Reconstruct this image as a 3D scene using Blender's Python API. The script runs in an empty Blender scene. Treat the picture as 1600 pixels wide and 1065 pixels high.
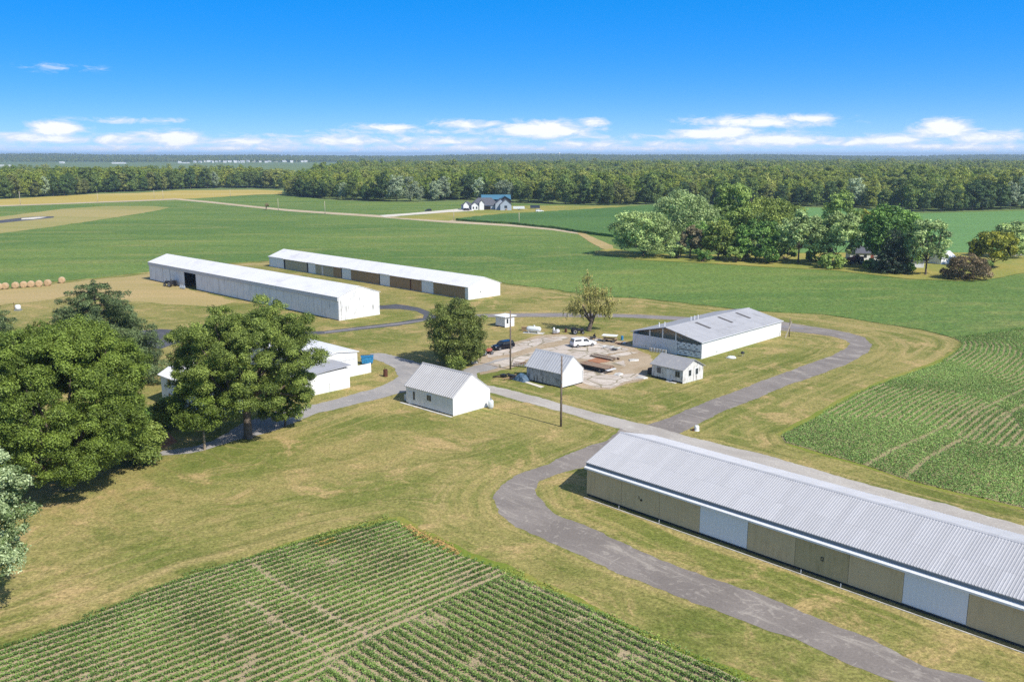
import bpy, bmesh, math, random
import numpy as np
from mathutils import Vector, Matrix

R = math.radians
rng = np.random.default_rng(7)
random.seed(7)
scene = bpy.context.scene
COL = scene.collection

# ------------------------------------------------------------------ camera and measured geometry
F, CX, CY, CAMZ = 1400.0, 800.0, 532.5, 40.0
TH = math.atan(290.5 / F)
ST, CT = math.sin(TH), math.cos(TH)

def G(px, py, z=0.0):
    u, v = (px - CX) / F, (py - CY) / F
    dx, dy, dz = u, CT - v * ST, -ST - v * CT
    s = (z - CAMZ) / dz
    return Vector((dx * s, dy * s, z))

def P(p):
    X, Y, Z = p[0], p[1], p[2] - CAMZ
    fw = Y * CT - Z * ST
    dn = -Y * ST - Z * CT
    return CX + F * X / fw, CY + F * dn / fw

def hgt(px, yb, yt):
    g = G(px, yb); lo, hi = 0.0, 60.0
    for _ in range(40):
        m = (lo + hi) / 2
        if P((g.x, g.y, m))[1] > yt: lo = m
        else: hi = m
    return lo

def dirv(a):
    return Vector((math.cos(R(a)), math.sin(R(a)), 0))

cam_d = bpy.data.cameras.new('camera'); cam = bpy.data.objects.new('camera', cam_d)
COL.objects.link(cam); scene.camera = cam
cam.location = (0, 0, CAMZ); cam.rotation_euler = (math.pi / 2 - TH, 0, 0)
cam_d.sensor_width = 36; cam_d.lens = 36 * F / 1600; cam_d.clip_start = 0.5; cam_d.clip_end = 60000

# ------------------------------------------------------------------ materials
def nodes_of(name):
    m = bpy.data.materials.new(name); m.use_nodes = True
    nt = m.node_tree; nt.nodes.clear()
    out = nt.nodes.new('ShaderNodeOutputMaterial')
    b = nt.nodes.new('ShaderNodeBsdfPrincipled')
    nt.links.new(b.outputs[0], out.inputs[0])
    return m, nt, b, out

class NT:
    """small helper for node graphs"""
    def __init__(s, nt): s.nt = nt
    def n(s, typ, **kw):
        nd = s.nt.nodes.new(typ)
        for k, v in kw.items(): setattr(nd, k, v)
        return nd
    def link(s, a, b): s.nt.links.new(a, b)
    def coord(s, kind='Object', scale=(1, 1, 1), rot=(0, 0, 0)):
        tc = s.n('ShaderNodeTexCoord'); mp = s.n('ShaderNodeMapping')
        src = tc.outputs[kind]
        if any(rot):
            mr = s.n('ShaderNodeMapping'); s.link(src, mr.inputs[0]); mr.inputs['Rotation'].default_value = tuple(-a for a in rot); src = mr.outputs[0]
        s.link(src, mp.inputs[0]); mp.inputs['Scale'].default_value = scale
        return mp.outputs[0]
    def noise(s, vec, scale, detail=4, rough=0.55, dist=0.0):
        nz = s.n('ShaderNodeTexNoise')
        s.link(vec, nz.inputs['Vector'])
        nz.inputs['Scale'].default_value = scale; nz.inputs['Detail'].default_value = detail
        nz.inputs['Roughness'].default_value = rough; nz.inputs['Distortion'].default_value = dist
        return nz.outputs[0]
    def ramp(s, fac, pts):
        rp = s.n('ShaderNodeValToRGB'); cr = rp.color_ramp
        while len(cr.elements) < len(pts): cr.elements.new(0.5)
        for e, (p, c) in zip(cr.elements, pts):
            e.position = p; e.color = (*c, 1) if len(c) == 3 else c
        s.link(fac, rp.inputs[0]); return rp.outputs[0]
    def step(s, fac, a, b):
        mr = s.n('ShaderNodeMapRange'); mr.interpolation_type = 'SMOOTHSTEP'
        s.link(fac, mr.inputs[0]); mr.inputs[1].default_value = a; mr.inputs[2].default_value = b
        return mr.outputs[0]
    def mix(s, fac, a, b, typ='MIX'):
        mx = s.n('ShaderNodeMix', data_type='RGBA', blend_type=typ)
        for sock, v in ((mx.inputs[0], fac), (mx.inputs[6], a), (mx.inputs[7], b)):
            if isinstance(v, (int, float)): sock.default_value = v
            elif isinstance(v, tuple): sock.default_value = (*v, 1)
            else: s.link(v, sock)
        return mx.outputs[2]
    def math(s, op, a, b=None, c=None):
        m = s.n('ShaderNodeMath', operation=op)
        for sock, v in zip(m.inputs, (a, b, c)):
            if v is None: continue
            if isinstance(v, (int, float)): sock.default_value = v
            else: s.link(v, sock)
        return m.outputs[0]
    def bump(s, h, strength, dist, bsdf):
        bp = s.n('ShaderNodeBump'); bp.inputs['Strength'].default_value = strength
        bp.inputs['Distance'].default_value = dist
        s.link(h, bp.inputs['Height']); s.link(bp.outputs[0], bsdf.inputs['Normal'])

def paint(name, col, rough=0.6, metal=0.0, dirt=(0.25, 0.23, 0.2), amount=0.35, scale=0.8, streak=True, spec=0.4, patch=None, seam=0.0, sheets=0.0):
    """painted or metal sheet with grime, in the object's own coordinates"""
    m, nt, b, _ = nodes_of(name); h = NT(nt)
    v = h.coord('Object')
    vs = h.coord('Object', scale=(3.0, 3.0, 0.35) if streak else (1, 1, 1))
    n1 = h.noise(v, scale, 5, 0.6); n2 = h.noise(vs, scale * 1.7, 5, 0.65)
    f = h.math('MULTIPLY', h.step(n1, 0.35, 0.75), h.step(n2, 0.4, 0.75))
    f = h.math('MULTIPLY', f, amount * 2)
    c = h.mix(f, col, dirt)
    fine = h.noise(v, 4.0, 3, 0.6)
    c = h.mix(0.06, c, h.ramp(fine, [(0.3, (0.2, 0.2, 0.2)), (0.7, (0.85, 0.85, 0.85))]), 'OVERLAY')
    if seam or sheets:
        xy = h.n('ShaderNodeSeparateXYZ'); h.link(v, xy.inputs[0])
    if seam:
        fr = h.math('FRACT', h.math('DIVIDE', h.math('ADD', xy.outputs[0], xy.outputs[1]), seam))
        c = h.mix(h.math('MULTIPLY', h.step(fr, .05, .0), .35), c, tuple(x * .45 for x in col))
    if sheets:
        sx_ = h.math('FLOOR', h.math('DIVIDE', xy.outputs[0], sheets)); sy_ = h.math('FLOOR', h.math('DIVIDE', h.math('ADD', xy.outputs[1], .9), 3.3))
        cb_ = h.n('ShaderNodeCombineXYZ'); h.link(sx_, cb_.inputs[0]); h.link(sy_, cb_.inputs[1])
        wn = h.n('ShaderNodeTexWhiteNoise'); h.link(cb_.outputs[0], wn.inputs['Vector'])
        c = h.mix(.12, c, h.ramp(wn.outputs['Value'], [(0, (.30, .30, .30)), (1, (.72, .72, .72))]), 'OVERLAY')
        fy = h.math('FRACT', h.math('DIVIDE', h.math('ADD', xy.outputs[1], .9), 3.3))
        c = h.mix(h.math('MULTIPLY', h.step(fy, .02, .0), .4), c, tuple(x * .5 for x in col))
    if patch:
        n3 = h.noise(vs, patch[2], 6, 0.75)
        c = h.mix(h.step(n3, patch[3], patch[3] + 0.08), c, patch[0])
    h.link(c, b.inputs['Base Color'])
    b.inputs['Roughness'].default_value = rough; b.inputs['Metallic'].default_value = metal
    b.inputs['Specular IOR Level'].default_value = spec
    return m

def plain(name, col, rough=0.6, metal=0.0, var=0.15, scale=3.0):
    m, nt, b, _ = nodes_of(name); h = NT(nt)
    n = h.noise(h.coord('Object'), scale, 4, 0.6)
    lo = tuple(x * (1 - var * 1.6) for x in col); hi = tuple(min(1, x * (1 + var)) for x in col)
    h.link(h.ramp(n, [(0.3, lo), (0.7, hi)]), b.inputs['Base Color'])
    b.inputs['Roughness'].default_value = rough; b.inputs['Metallic'].default_value = metal
    return m

def leafmat(name, col, col2=None, var=0.45, trans=0.30, by_obj=False, ramp=None):
    m, nt, b, out = nodes_of(name); h = NT(nt)
    at = h.n('ShaderNodeAttribute'); at.attribute_name = 'tint'
    if ramp:
        oi = h.n('ShaderNodeObjectInfo'); lo_ = h.n('ShaderNodeVectorMath', operation='SCALE'); h.link(oi.outputs['Location'], lo_.inputs[0]); lo_.inputs['Scale'].default_value = .010
        sp_n = h.noise(lo_.outputs[0], 1.0, 4, .7); base = h.ramp(h.math('ADD', h.math('MULTIPLY', oi.outputs['Random'], .55), h.math('MULTIPLY', h.step(sp_n, .30, .70), .45)), ramp)
    elif by_obj:
        oi = h.n('ShaderNodeObjectInfo'); base = oi.outputs['Color']
    else:
        base = h.mix(at.outputs['Fac'], col, col2 or col)
    k = h.n('ShaderNodeMapRange'); h.link(at.outputs['Fac'], k.inputs[0])
    k.inputs[3].default_value = 1 - var; k.inputs[4].default_value = 1 + var
    cc = h.n('ShaderNodeVectorMath', operation='SCALE'); h.link(base, cc.inputs[0]); h.link(k.outputs[0], cc.inputs['Scale'])
    c = cc.outputs[0]
    h.link(c, b.inputs['Base Color']); b.inputs['Roughness'].default_value = 0.55
    b.inputs['Specular IOR Level'].default_value = 0.35
    tr = h.n('ShaderNodeBsdfTranslucent'); h.link(c, tr.inputs[0])
    mx = h.n('ShaderNodeMixShader'); mx.inputs[0].default_value = trans
    h.link(b.outputs[0], mx.inputs[1]); h.link(tr.outputs[0], mx.inputs[2]); h.link(mx.outputs[0], out.inputs[0])
    return m

M = {}
M['white'] = paint('white painted metal', (0.77, 0.77, 0.755), 0.55, dirt=(0.42, 0.40, 0.36), amount=0.28, scale=0.5, seam=0.92)
M['white_stain'] = paint('stained white siding', (0.78, 0.78, 0.77), 0.6, dirt=(0.30, 0.29, 0.28), amount=0.75, scale=0.45, seam=0.92, patch=((0.38, 0.36, 0.34), 0, 1.2, 0.66))
M['white_front'] = paint('weathered white siding', (0.74, 0.75, 0.76), 0.6, dirt=(0.33, 0.32, 0.30), amount=0.6, scale=0.4, seam=0.61)
M['band'] = paint('grey white fascia', (0.55, 0.55, 0.56), 0.6, dirt=(0.3, 0.29, 0.28), amount=0.3, scale=0.5)
M['roof_white'] = paint('white metal roof', (0.74, 0.73, 0.74), 0.5, dirt=(0.55, 0.53, 0.53), amount=0.5, scale=0.15, streak=False, sheets=0.9)
M['roof_near'] = paint('galvanised ribbed roof', (0.435, 0.433, 0.447), 0.5, 0.0, dirt=(0.45, 0.45, 0.48), amount=0.3, scale=0.2, streak=False, sheets=0.9)
M['roof_house'] = paint('ribbed grey roof', (0.40, 0.395, 0.40), 0.5, 0.0, dirt=(0.4, 0.4, 0.42), amount=0.3, scale=0.4, streak=False, sheets=0.94)
M['roof_shop'] = paint('faded galvanised roof', (0.44, 0.445, 0.46), 0.5, 0.0, dirt=(0.36, 0.36, 0.36), amount=0.5, scale=0.6, streak=False, sheets=0.9)
M['roof_garage'] = paint('dull grey metal roof', (0.40, 0.40, 0.415), 0.55, 0.0, dirt=(0.26, 0.255, 0.255), amount=0.5, scale=0.25, streak=False, sheets=0.9)
M['shingle'] = paint('grey asphalt shingles', (0.30, 0.30, 0.31), 0.9, dirt=(0.42, 0.40, 0.37), amount=0.7, scale=1.2, streak=False, patch=((0.20, 0.20, 0.20), 0, 2.5, 0.58))
M['khaki'] = paint('khaki fibreglass panel', (0.55, 0.445, 0.265), 0.7, dirt=(0.40, 0.315, 0.175), amount=0.6, scale=0.5)
M['khaki_dark'] = paint('mossy khaki panel', (0.45, 0.37, 0.205), 0.7, dirt=(0.29, 0.25, 0.12), amount=0.8, scale=0.5)
M['door_white'] = paint('pale blue white sliding door', (0.72, 0.75, 0.78), 0.5, dirt=(0.6, 0.62, 0.64), amount=0.2)
M['brown'] = paint('brown weathered boards', (0.33, 0.225, 0.125), 0.85, dirt=(0.23, 0.18, 0.075), amount=0.7, scale=0.6)
M['grey_green'] = paint('grey green boards', (0.40, 0.37, 0.265), 0.8, dirt=(0.3, 0.29, 0.19), amount=0.5)
M['wall_shade'] = paint('blue grey flashing', (0.16, 0.20, 0.235), 0.6, 0.1, amount=0.2)  # blue grey stands in for shaded wall below the roof edge
M['dark'] = plain('dark void', (0.012, 0.012, 0.013), 0.9)  # near black stands in for unlit interiors and gaps
M['foundation'] = plain('dark foundation', (0.05, 0.05, 0.05), 0.9)
M['concrete_lt'] = plain('pale concrete', (0.55, 0.53, 0.49), 0.9, var=0.2, scale=1.0)
M['grime'] = paint('mildewed white boards', (0.42, 0.42, 0.41), 0.8, dirt=(0.07, 0.07, 0.065), amount=1.1, scale=0.9, patch=((0.12, 0.12, 0.11), 0, 1.6, 0.52))
M['peel'] = paint('peeling white boards', (0.66, 0.65, 0.62), 0.8, dirt=(0.25, 0.23, 0.2), amount=0.8, scale=1.3, patch=((0.16, 0.14, 0.12), 0, 1.1, 0.56))
M['glass'] = plain('dark window glass', (0.035, 0.045, 0.055), 0.12, var=0.3)
M['siding_grey'] = paint('grey white corrugated siding', (0.66, 0.67, 0.69), 0.6, dirt=(0.42, 0.40, 0.38), amount=0.5, scale=0.5)
M['skylight'] = paint('brown rusted skylight', (0.10, 0.09, 0.085), 0.6, amount=0.5)
M['wood'] = plain('grey pole wood', (0.19, 0.145, 0.11), 0.9, var=0.3, scale=1.5)
M['plank'] = paint('bleached plank', (0.50, 0.43, 0.33), 0.85, amount=0.5)
M['rust'] = plain('rust', (0.10, 0.035, 0.018), 0.85, var=0.4)
M['deck'] = paint('weathered deck planks', (0.26, 0.19, 0.13), 0.9, dirt=(0.20, 0.055, 0.03), amount=1.0, scale=1.2, streak=False)
M['rubber'] = plain('black rubber', (0.018, 0.018, 0.02), 0.85)
M['black'] = plain('black painted steel', (0.02, 0.02, 0.022), 0.5)
M['steel'] = plain('grey steel', (0.42, 0.43, 0.44), 0.4, 0.6)
M['navy'] = plain('dark navy car paint', (0.006, 0.008, 0.015), 0.18, 0.2, var=0.05)
M['carwhite'] = plain('white car paint', (0.80, 0.80, 0.80), 0.25, var=0.03)
M['blue'] = plain('blue dumpster paint', (0.03, 0.22, 0.45), 0.5, var=0.3)
M['blue_tarp'] = plain('blue tarp', (0.07, 0.13, 0.20), 0.6, var=0.4)
M['red'] = plain('faded red paint', (0.38, 0.10, 0.06), 0.6, var=0.3)
M['tank'] = paint('pale tank paint', (0.66, 0.70, 0.72), 0.45, amount=0.3)
M['bale'] = plain('straw bale', (0.52, 0.36, 0.20), 0.95, var=0.35, scale=5)
M['bark'] = plain('grey brown bark', (0.13, 0.10, 0.075), 0.95, var=0.4, scale=2)
M['bark_pale'] = plain('pale bark', (0.30, 0.24, 0.17), 0.95, var=0.3, scale=2)
M['far_roof'] = plain('slate grey house roof', (0.10, 0.105, 0.125), 0.8)
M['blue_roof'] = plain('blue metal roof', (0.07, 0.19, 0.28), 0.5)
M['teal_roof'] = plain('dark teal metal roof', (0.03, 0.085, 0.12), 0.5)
M['wrap'] = paint('white house wrap', (0.72, 0.74, 0.77), 0.7, amount=0.3)
M['house_grey'] = paint('blue grey siding', (0.34, 0.39, 0.46), 0.6, amount=0.2)
M['cream'] = paint('warm inner backing', (0.60, 0.43, 0.25), 0.8, dirt=(0.35, 0.30, 0.24), amount=0.6)  # warm tone set against the blue shade inside the open gable
M['orange'] = plain('orange leaf', (0.45, 0.16, 0.05), 0.8)

# ------------------------------------------------------------------ object helpers
def tag(o, label=None, cat=None, group=None, kind=None):
    if label: o['label'] = label
    if cat: o['category'] = cat
    if group: o['group'] = group
    if kind: o['kind'] = kind
    return o

def empty(name, loc, az=0.0, label=None, cat=None, group=None):
    o = bpy.data.objects.new(name, None); COL.objects.link(o)
    o.location = loc; o.rotation_euler = (0, 0, R(az)); o.empty_display_size = 0.5
    return tag(o, label, cat, group)

class MB:
    def __init__(s): s.v = []; s.f = []
    def poly(s, pts):
        i = len(s.v); s.v += [tuple(p) for p in pts]; s.f.append(tuple(range(i, i + len(pts)))); return s
    def box(s, x0, y0, z0, x1, y1, z1):
        i = len(s.v)
        s.v += [(x0, y0, z0), (x1, y0, z0), (x1, y1, z0), (x0, y1, z0), (x0, y0, z1), (x1, y0, z1), (x1, y1, z1), (x0, y1, z1)]
        s.f += [(i, i+3, i+2, i+1), (i+4, i+5, i+6, i+7), (i, i+1, i+5, i+4), (i+1, i+2, i+6, i+5), (i+2, i+3, i+7, i+6), (i+3, i, i+4, i+7)]
        return s
    def prism(s, prof, a0, a1, axis='x', top=None):
        """closed profile of 2d points extruded along an axis; prof in (y,z) for x, (x,z) for y, (x,y) for z"""
        def mk(p, a):
            return (a, p[0], p[1]) if axis == 'x' else (p[0], a, p[1]) if axis == 'y' else (p[0], p[1], a)
        n = len(prof); i = len(s.v); prof2 = top or prof
        s.v += [mk(p, a0) for p in prof] + [mk(p, a1) for p in prof2]
        s.f.append(tuple(range(i + n - 1, i - 1, -1))); s.f.append(tuple(range(i + n, i + 2 * n)))
        for k in range(n):
            s.f.append((i + k, i + (k + 1) % n, i + n + (k + 1) % n, i + n + k))
        return s
    def tube(s, p0, p1, r0, r1=None, n=10, cap=True):
        r1 = r0 if r1 is None else r1
        p0, p1 = Vector(p0), Vector(p1); d = (p1 - p0).normalized()
        a = d.orthogonal().normalized(); b = d.cross(a); i = len(s.v)
        for p, r in ((p0, r0), (p1, r1)):
            for k in range(n):
                t = 2 * math.pi * k / n
                s.v.append(tuple(p + a * (r * math.cos(t)) + b * (r * math.sin(t))))
        for k in range(n):
            s.f.append((i + k, i + (k + 1) % n, i + n + (k + 1) % n, i + n + k))
        if cap:
            s.f.append(tuple(range(i + n - 1, i - 1, -1))); s.f.append(tuple(range(i + n, i + 2 * n)))
        return s
    def path(s, pts, rads, n=8):
        rings = []
        for j, (p, r) in enumerate(zip(pts, rads)):
            p = Vector(p)
            d = (Vector(pts[min(j + 1, len(pts) - 1)]) - Vector(pts[max(j - 1, 0)])).normalized()
            a = d.cross(Vector((0.31, 0.95, 0.05))).normalized(); b = d.cross(a)
            ring = []
            for k in range(n):
                t = 2 * math.pi * k / n
                ring.append(len(s.v)); s.v.append(tuple(p + a * (r * math.cos(t)) + b * (r * math.sin(t))))
            rings.append(ring)
        for r0, r1 in zip(rings, rings[1:]):
            for k in range(n): s.f.append((r0[k], r0[(k + 1) % n], r1[(k + 1) % n], r1[k]))
        s.f.append(tuple(rings[0][::-1])); s.f.append(tuple(rings[-1]))
        return s
    def lathe(s, prof, c=(0, 0, 0), axis='z', n=16):
        rings = []
        for (r, h) in prof:
            ring = []
            for k in range(n):
                t = 2 * math.pi * k / n; a, b = r * math.cos(t), r * math.sin(t)
                q = (a, b, h) if axis == 'z' else (h, a, b) if axis == 'x' else (b, h, a)
                ring.append(len(s.v)); s.v.append((c[0] + q[0], c[1] + q[1], c[2] + q[2]))
            rings.append(ring)
        for r0, r1 in zip(rings, rings[1:]):
            for k in range(n): s.f.append((r0[k], r0[(k + 1) % n], r1[(k + 1) % n], r1[k]))
        s.f.append(tuple(rings[0][::-1])); s.f.append(tuple(rings[-1]))
        return s
    def build(s, name, mat, parent=None, bevel=0.0, smooth=False, loc=None):
        me = bpy.data.meshes.new(name); me.from_pydata(s.v, [], s.f); me.update()
        bm = bmesh.new(); bm.from_mesh(me)
        if bevel:
            bmesh.ops.remove_doubles(bm, verts=bm.verts, dist=1e-4)
        bmesh.ops.recalc_face_normals(bm, faces=bm.faces)
        if bevel:
            es = [e for e in bm.edges if len(e.link_faces) == 2 and e.calc_face_angle(0) > 0.5]
            bmesh.ops.bevel(bm, geom=es, offset=bevel, segments=2, profile=0.6, affect='EDGES')
        if smooth:
            for fc in bm.faces: fc.smooth = True
        bm.to_mesh(me); bm.free()
        me.materials.append(M[mat] if isinstance(mat, str) else mat)
        o = bpy.data.objects.new(name, me); COL.objects.link(o)
        if parent is not None: o.parent = parent
        if loc is not None: o.location = loc
        return o

def copy_tree(o, parent=None):
    c = o.copy(); COL.objects.link(c)
    if parent is not None: c.parent = parent
    for ch in [q for q in COL.objects if q.parent == o]: copy_tree(ch, c)
    return c

def copy_flat(root, kids):
    c = root.copy(); COL.objects.link(c)
    for k in kids:
        q = k.copy(); COL.objects.link(q); q.parent = c
    return c

# ------------------------------------------------------------------ ground materials
def lawn_mat():
    m, nt, b, _ = nodes_of('mown summer grass'); h = NT(nt)
    v = h.coord('Object')
    a = h.coord('Object', scale=(0.16, 1, 1), rot=(0, 0, R(-43)))     # long mower streaks, three directions
    d = h.coord('Object', scale=(0.14, 1, 1), rot=(0, 0, R(46)))
    e = h.coord('Object', scale=(0.2, 1, 1), rot=(0, 0, R(28)))
    n1 = h.noise(v, 0.035, 6, 0.65, 0.6); n2 = h.noise(a, 0.42, 7, 0.72, 0.5)
    n3 = h.noise(d, 0.38, 7, 0.72, 0.5); n4 = h.noise(v, 0.45, 7, 0.75, 0.6); n5 = h.noise(v, 3.0, 4, 0.8)
    n6 = h.noise(e, 0.25, 6, 0.7, 0.5); n7 = h.noise(v, 0.11, 7, 0.72, 0.8)
    at = h.n('ShaderNodeAttribute'); at.attribute_name = 'mow'
    sv = h.n('ShaderNodeSeparateXYZ'); h.link(v, sv.inputs[0])
    cv = h.n('ShaderNodeCombineXYZ'); h.link(at.outputs['Fac'], cv.inputs[0])
    h.link(h.math('MULTIPLY', sv.outputs[0], .035), cv.inputs[1]); h.link(h.math('MULTIPLY', sv.outputs[1], .035), cv.inputs[2])
    sw = h.noise(cv.outputs[0], .75, 5, .62); sw2 = h.noise(cv.outputs[0], .27, 4, .6, .3)
    near = h.step(at.outputs['Fac'], 17.0, 6.0)
    g = h.mix(h.step(n1, 0.40, 0.60), (0.158, 0.180, 0.042), (0.285, 0.248, 0.088))
    g = h.mix(h.math('MULTIPLY', h.step(n7, 0.51, 0.64), 0.85), g, (0.430, 0.310, 0.145))
    g = h.mix(h.math('MULTIPLY', h.step(n7, 0.46, 0.32), 0.65), g, (0.105, 0.140, 0.026))
    far_ = h.math('SUBTRACT', 1.0, near)
    g = h.mix(h.math('MULTIPLY', h.step(n2, 0.50, 0.68), h.math('MULTIPLY', h.math('ADD', far_, .35), .40)), g, (0.33, 0.245, 0.105))
    g = h.mix(h.math('MULTIPLY', h.step(n3, 0.50, 0.68), h.math('MULTIPLY', h.math('ADD', far_, .25), .45)), g, (0.30, 0.235, 0.085))
    g = h.mix(h.math('MULTIPLY', h.step(n6, 0.52, 0.66), 0.45), g, (0.112, 0.138, 0.028))
    g = h.mix(h.math('MULTIPLY', h.math('MULTIPLY', h.step(sw2, 0.49, 0.60), near), 0.60), g, (0.40, 0.305, 0.140))
    g = h.mix(h.math('MULTIPLY', h.math('MULTIPLY', h.step(sw, 0.54, 0.64), near), 0.50), g, (0.37, 0.295, 0.118))
    g = h.mix(h.math('MULTIPLY', h.math('MULTIPLY', h.step(sw, 0.46, 0.36), near), 0.55), g, (0.108, 0.130, 0.026))
    g = h.mix(h.math('MULTIPLY', h.step(n4, 0.54, 0.70), 0.45), g, (0.40, 0.29, 0.145))
    g = h.mix(h.math('MULTIPLY', h.step(n4, 0.47, 0.34), 0.40), g, (0.095, 0.126, 0.024))
    n8 = h.noise(v, 1.15, 5, 0.75, 0.4)
    g = h.mix(0.35, g, h.ramp(n8, [(0.32, (0.18, 0.20, 0.14)), (0.68, (0.86, 0.82, 0.80))]), 'OVERLAY')
    g = h.mix(0.70, g, h.ramp(n5, [(0.30, (0.12, 0.12, 0.12)), (0.70, (0.90, 0.90, 0.90))]), 'OVERLAY')
    h.link(g, b.inputs['Base Color']); b.inputs['Roughness'].default_value = 0.95
    b.inputs['Specular IOR Level'].default_value = 0.1
    h.bump(h.math('ADD', n5, h.math('MULTIPLY', n4, 1.5)), 0.5, 0.12, b)
    return m

def patch_mat(name, c1, c2, c3, s1=0.05, s2=0.5, s3=3.0, st=(1, 1, 1), rot=0, k3=0.35, bump=0.3):
    m, nt, b, _ = nodes_of(name); h = NT(nt)
    v = h.coord('Object'); a = h.coord('Object', scale=st, rot=(0, 0, R(rot)))
    n1 = h.noise(a, s1, 5, 0.6, 0.4); n2 = h.noise(a, s2, 5, 0.65); n3 = h.noise(v, s3, 4, 0.7)
    g = h.mix(h.step(n1, 0.35, 0.65), c1, c2)
    g = h.mix(h.math('MULTIPLY', h.step(n2, 0.5, 0.75), 0.7), g, c3)
    g = h.mix(k3, g, h.ramp(n3, [(0.25, (0.15, 0.15, 0.15)), (0.75, (0.88, 0.88, 0.88))]), 'OVERLAY')
    h.link(g, b.inputs['Base Color']); b.inputs['Roughness'].default_value = 0.95
    b.inputs['Specular IOR Level'].default_value = 0.15
    if bump: h.bump(h.math('ADD', n3, n2), bump, 0.15, b)
    return m

def asphalt_mat(name, base, light, pale, s=1.0):
    m, nt, b, _ = nodes_of(name); h = NT(nt)
    v = h.coord('Object'); a = h.coord('Object', scale=(0.22, 1, 1), rot=(0, 0, R(-45)))
    n1 = h.noise(v, 0.10 * s, 5, 0.6, 0.8); n2 = h.noise(a, 0.42 * s, 6, 0.7, 1.2); n3 = h.noise(v, 4.0, 4, 0.7); n4 = h.noise(v, 0.55, 5, 0.6, 2.0)
    g = h.mix(h.step(n1, 0.35, 0.65), base, light)
    g = h.mix(h.math('MULTIPLY', h.step(n2, 0.50, 0.72), 0.75), g, pale)
    g = h.mix(h.math('MULTIPLY', h.step(n4, 0.57, 0.66), 0.45), g, pale)
    g = h.mix(h.math('MULTIPLY', h.step(n4, 0.42, 0.32), 0.22), g, tuple(x * .72 for x in base))
    g = h.mix(0.35, g, h.ramp(n3, [(0.25, (0.2, 0.2, 0.2)), (0.75, (0.82, 0.82, 0.82))]), 'OVERLAY')
    h.link(g, b.inputs['Base Color']); b.inputs['Roughness'].default_value = 0.9
    h.bump(n3, 0.2, 0.05, b)
    return m

GM = {}
GM['lawn'] = lawn_mat()
GM['asphalt'] = asphalt_mat('worn purple grey asphalt', (0.188, 0.162, 0.143), (0.240, 0.208, 0.184), (0.41, 0.365, 0.31))
GM['asphalt_dark'] = asphalt_mat('fresh dark asphalt', (0.060, 0.061, 0.070), (0.085, 0.085, 0.094), (0.15, 0.145, 0.145))
GM['asphalt_pale'] = asphalt_mat('pale centre of the lane', (0.20, 0.185, 0.185), (0.24, 0.22, 0.215), (0.32, 0.29, 0.27))
GM['gravel'] = asphalt_mat('pale grey gravel lane', (0.36, 0.325, 0.285), (0.43, 0.395, 0.35), (0.54, 0.50, 0.44))
GM['drive'] = asphalt_mat('grey farm drive', (0.27, 0.255, 0.245), (0.33, 0.31, 0.29), (0.44, 0.40, 0.36))
def concrete_mat():
    m, nt, b, _ = nodes_of('broken yard concrete'); h = NT(nt); v = h.coord('Object'); a = h.coord('Object', scale=(.3, 1, 1), rot=(0, 0, R(-44)))
    n1 = h.noise(v, .22, 6, .7, .5); n2 = h.noise(a, .55, 6, .7, .4); n3 = h.noise(v, 3.5, 4, .7); n4 = h.noise(v, .9, 5, .7)
    g = h.mix(h.step(n1, .35, .65), (0.44, 0.375, 0.315), (0.58, 0.51, 0.44))
    g = h.mix(h.math('MULTIPLY', h.step(n2, .52, .68), .8), g, (0.34, 0.255, 0.175))
    g = h.mix(h.math('MULTIPLY', h.step(n4, .58, .70), .7), g, (0.27, 0.215, 0.13))
    g = h.mix(h.math('MULTIPLY', h.step(n4, .44, .30), .5), g, (0.66, 0.60, 0.53))
    ab = h.n('ShaderNodeTexVoronoi', feature='DISTANCE_TO_EDGE'); h.link(v, ab.inputs['Vector']); ab.inputs['Scale'].default_value = .26
    g = h.mix(h.math('MULTIPLY', h.step(ab.outputs['Distance'], .05, .012), .8), g, (0.17, 0.145, 0.07))
    g = h.mix(.4, g, h.ramp(n3, [(.28, (.18, .18, .18)), (.72, (.84, .84, .84))]), 'OVERLAY')
    h.link(g, b.inputs['Base Color']); b.inputs['Roughness'].default_value = .95
    return m
GM['concrete'] = concrete_mat()
GM['dirt'] = patch_mat('dry brown yard soil', (0.34, 0.265, 0.170), (0.42, 0.335, 0.235), (0.26, 0.15, 0.085), 0.12, 0.6, 3.0)
GM['soil_green'] = patch_mat('olive crop soil', (0.30, 0.25, 0.135), (0.36, 0.29, 0.165), (0.24, 0.225, 0.10), 0.08, 0.8, 4.0)
GM['orange_weeds'] = patch_mat('dry orange weeds', (0.46, 0.30, 0.09), (0.52, 0.34, 0.13), (0.33, 0.29, 0.06), 0.2, 0.9, 4.0)
GM['soil'] = patch_mat('tan crop soil', (0.36, 0.285, 0.178), (0.42, 0.335, 0.215), (0.30, 0.245, 0.13), 0.08, 0.8, 4.0)
GM['straw'] = patch_mat('straw coloured dry grass', (0.36, 0.285, 0.120), (0.42, 0.315, 0.145), (0.27, 0.255, 0.075), 0.05, 0.22, 2.0, (0.15, 1, 1), 5, k3=.5)
GM['hay'] = patch_mat('yellow ripe hay', (0.43, 0.335, 0.085), (0.49, 0.385, 0.14), (0.39, 0.335, 0.075), 0.01, 0.08, 1.0, (0.1, 1, 1), 0)
GM['mown'] = patch_mat('mown olive strip', (0.28, 0.27, 0.085), (0.37, 0.31, 0.12), (0.42, 0.325, 0.145), 0.012, 0.09, 1.0, (0.12, 1, 1), -8)
GM['dirt_road'] = patch_mat('sandy track', (0.46, 0.37, 0.245), (0.50, 0.41, 0.28), (0.37, 0.315, 0.175), 0.03, 0.2, 1.0)
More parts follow.
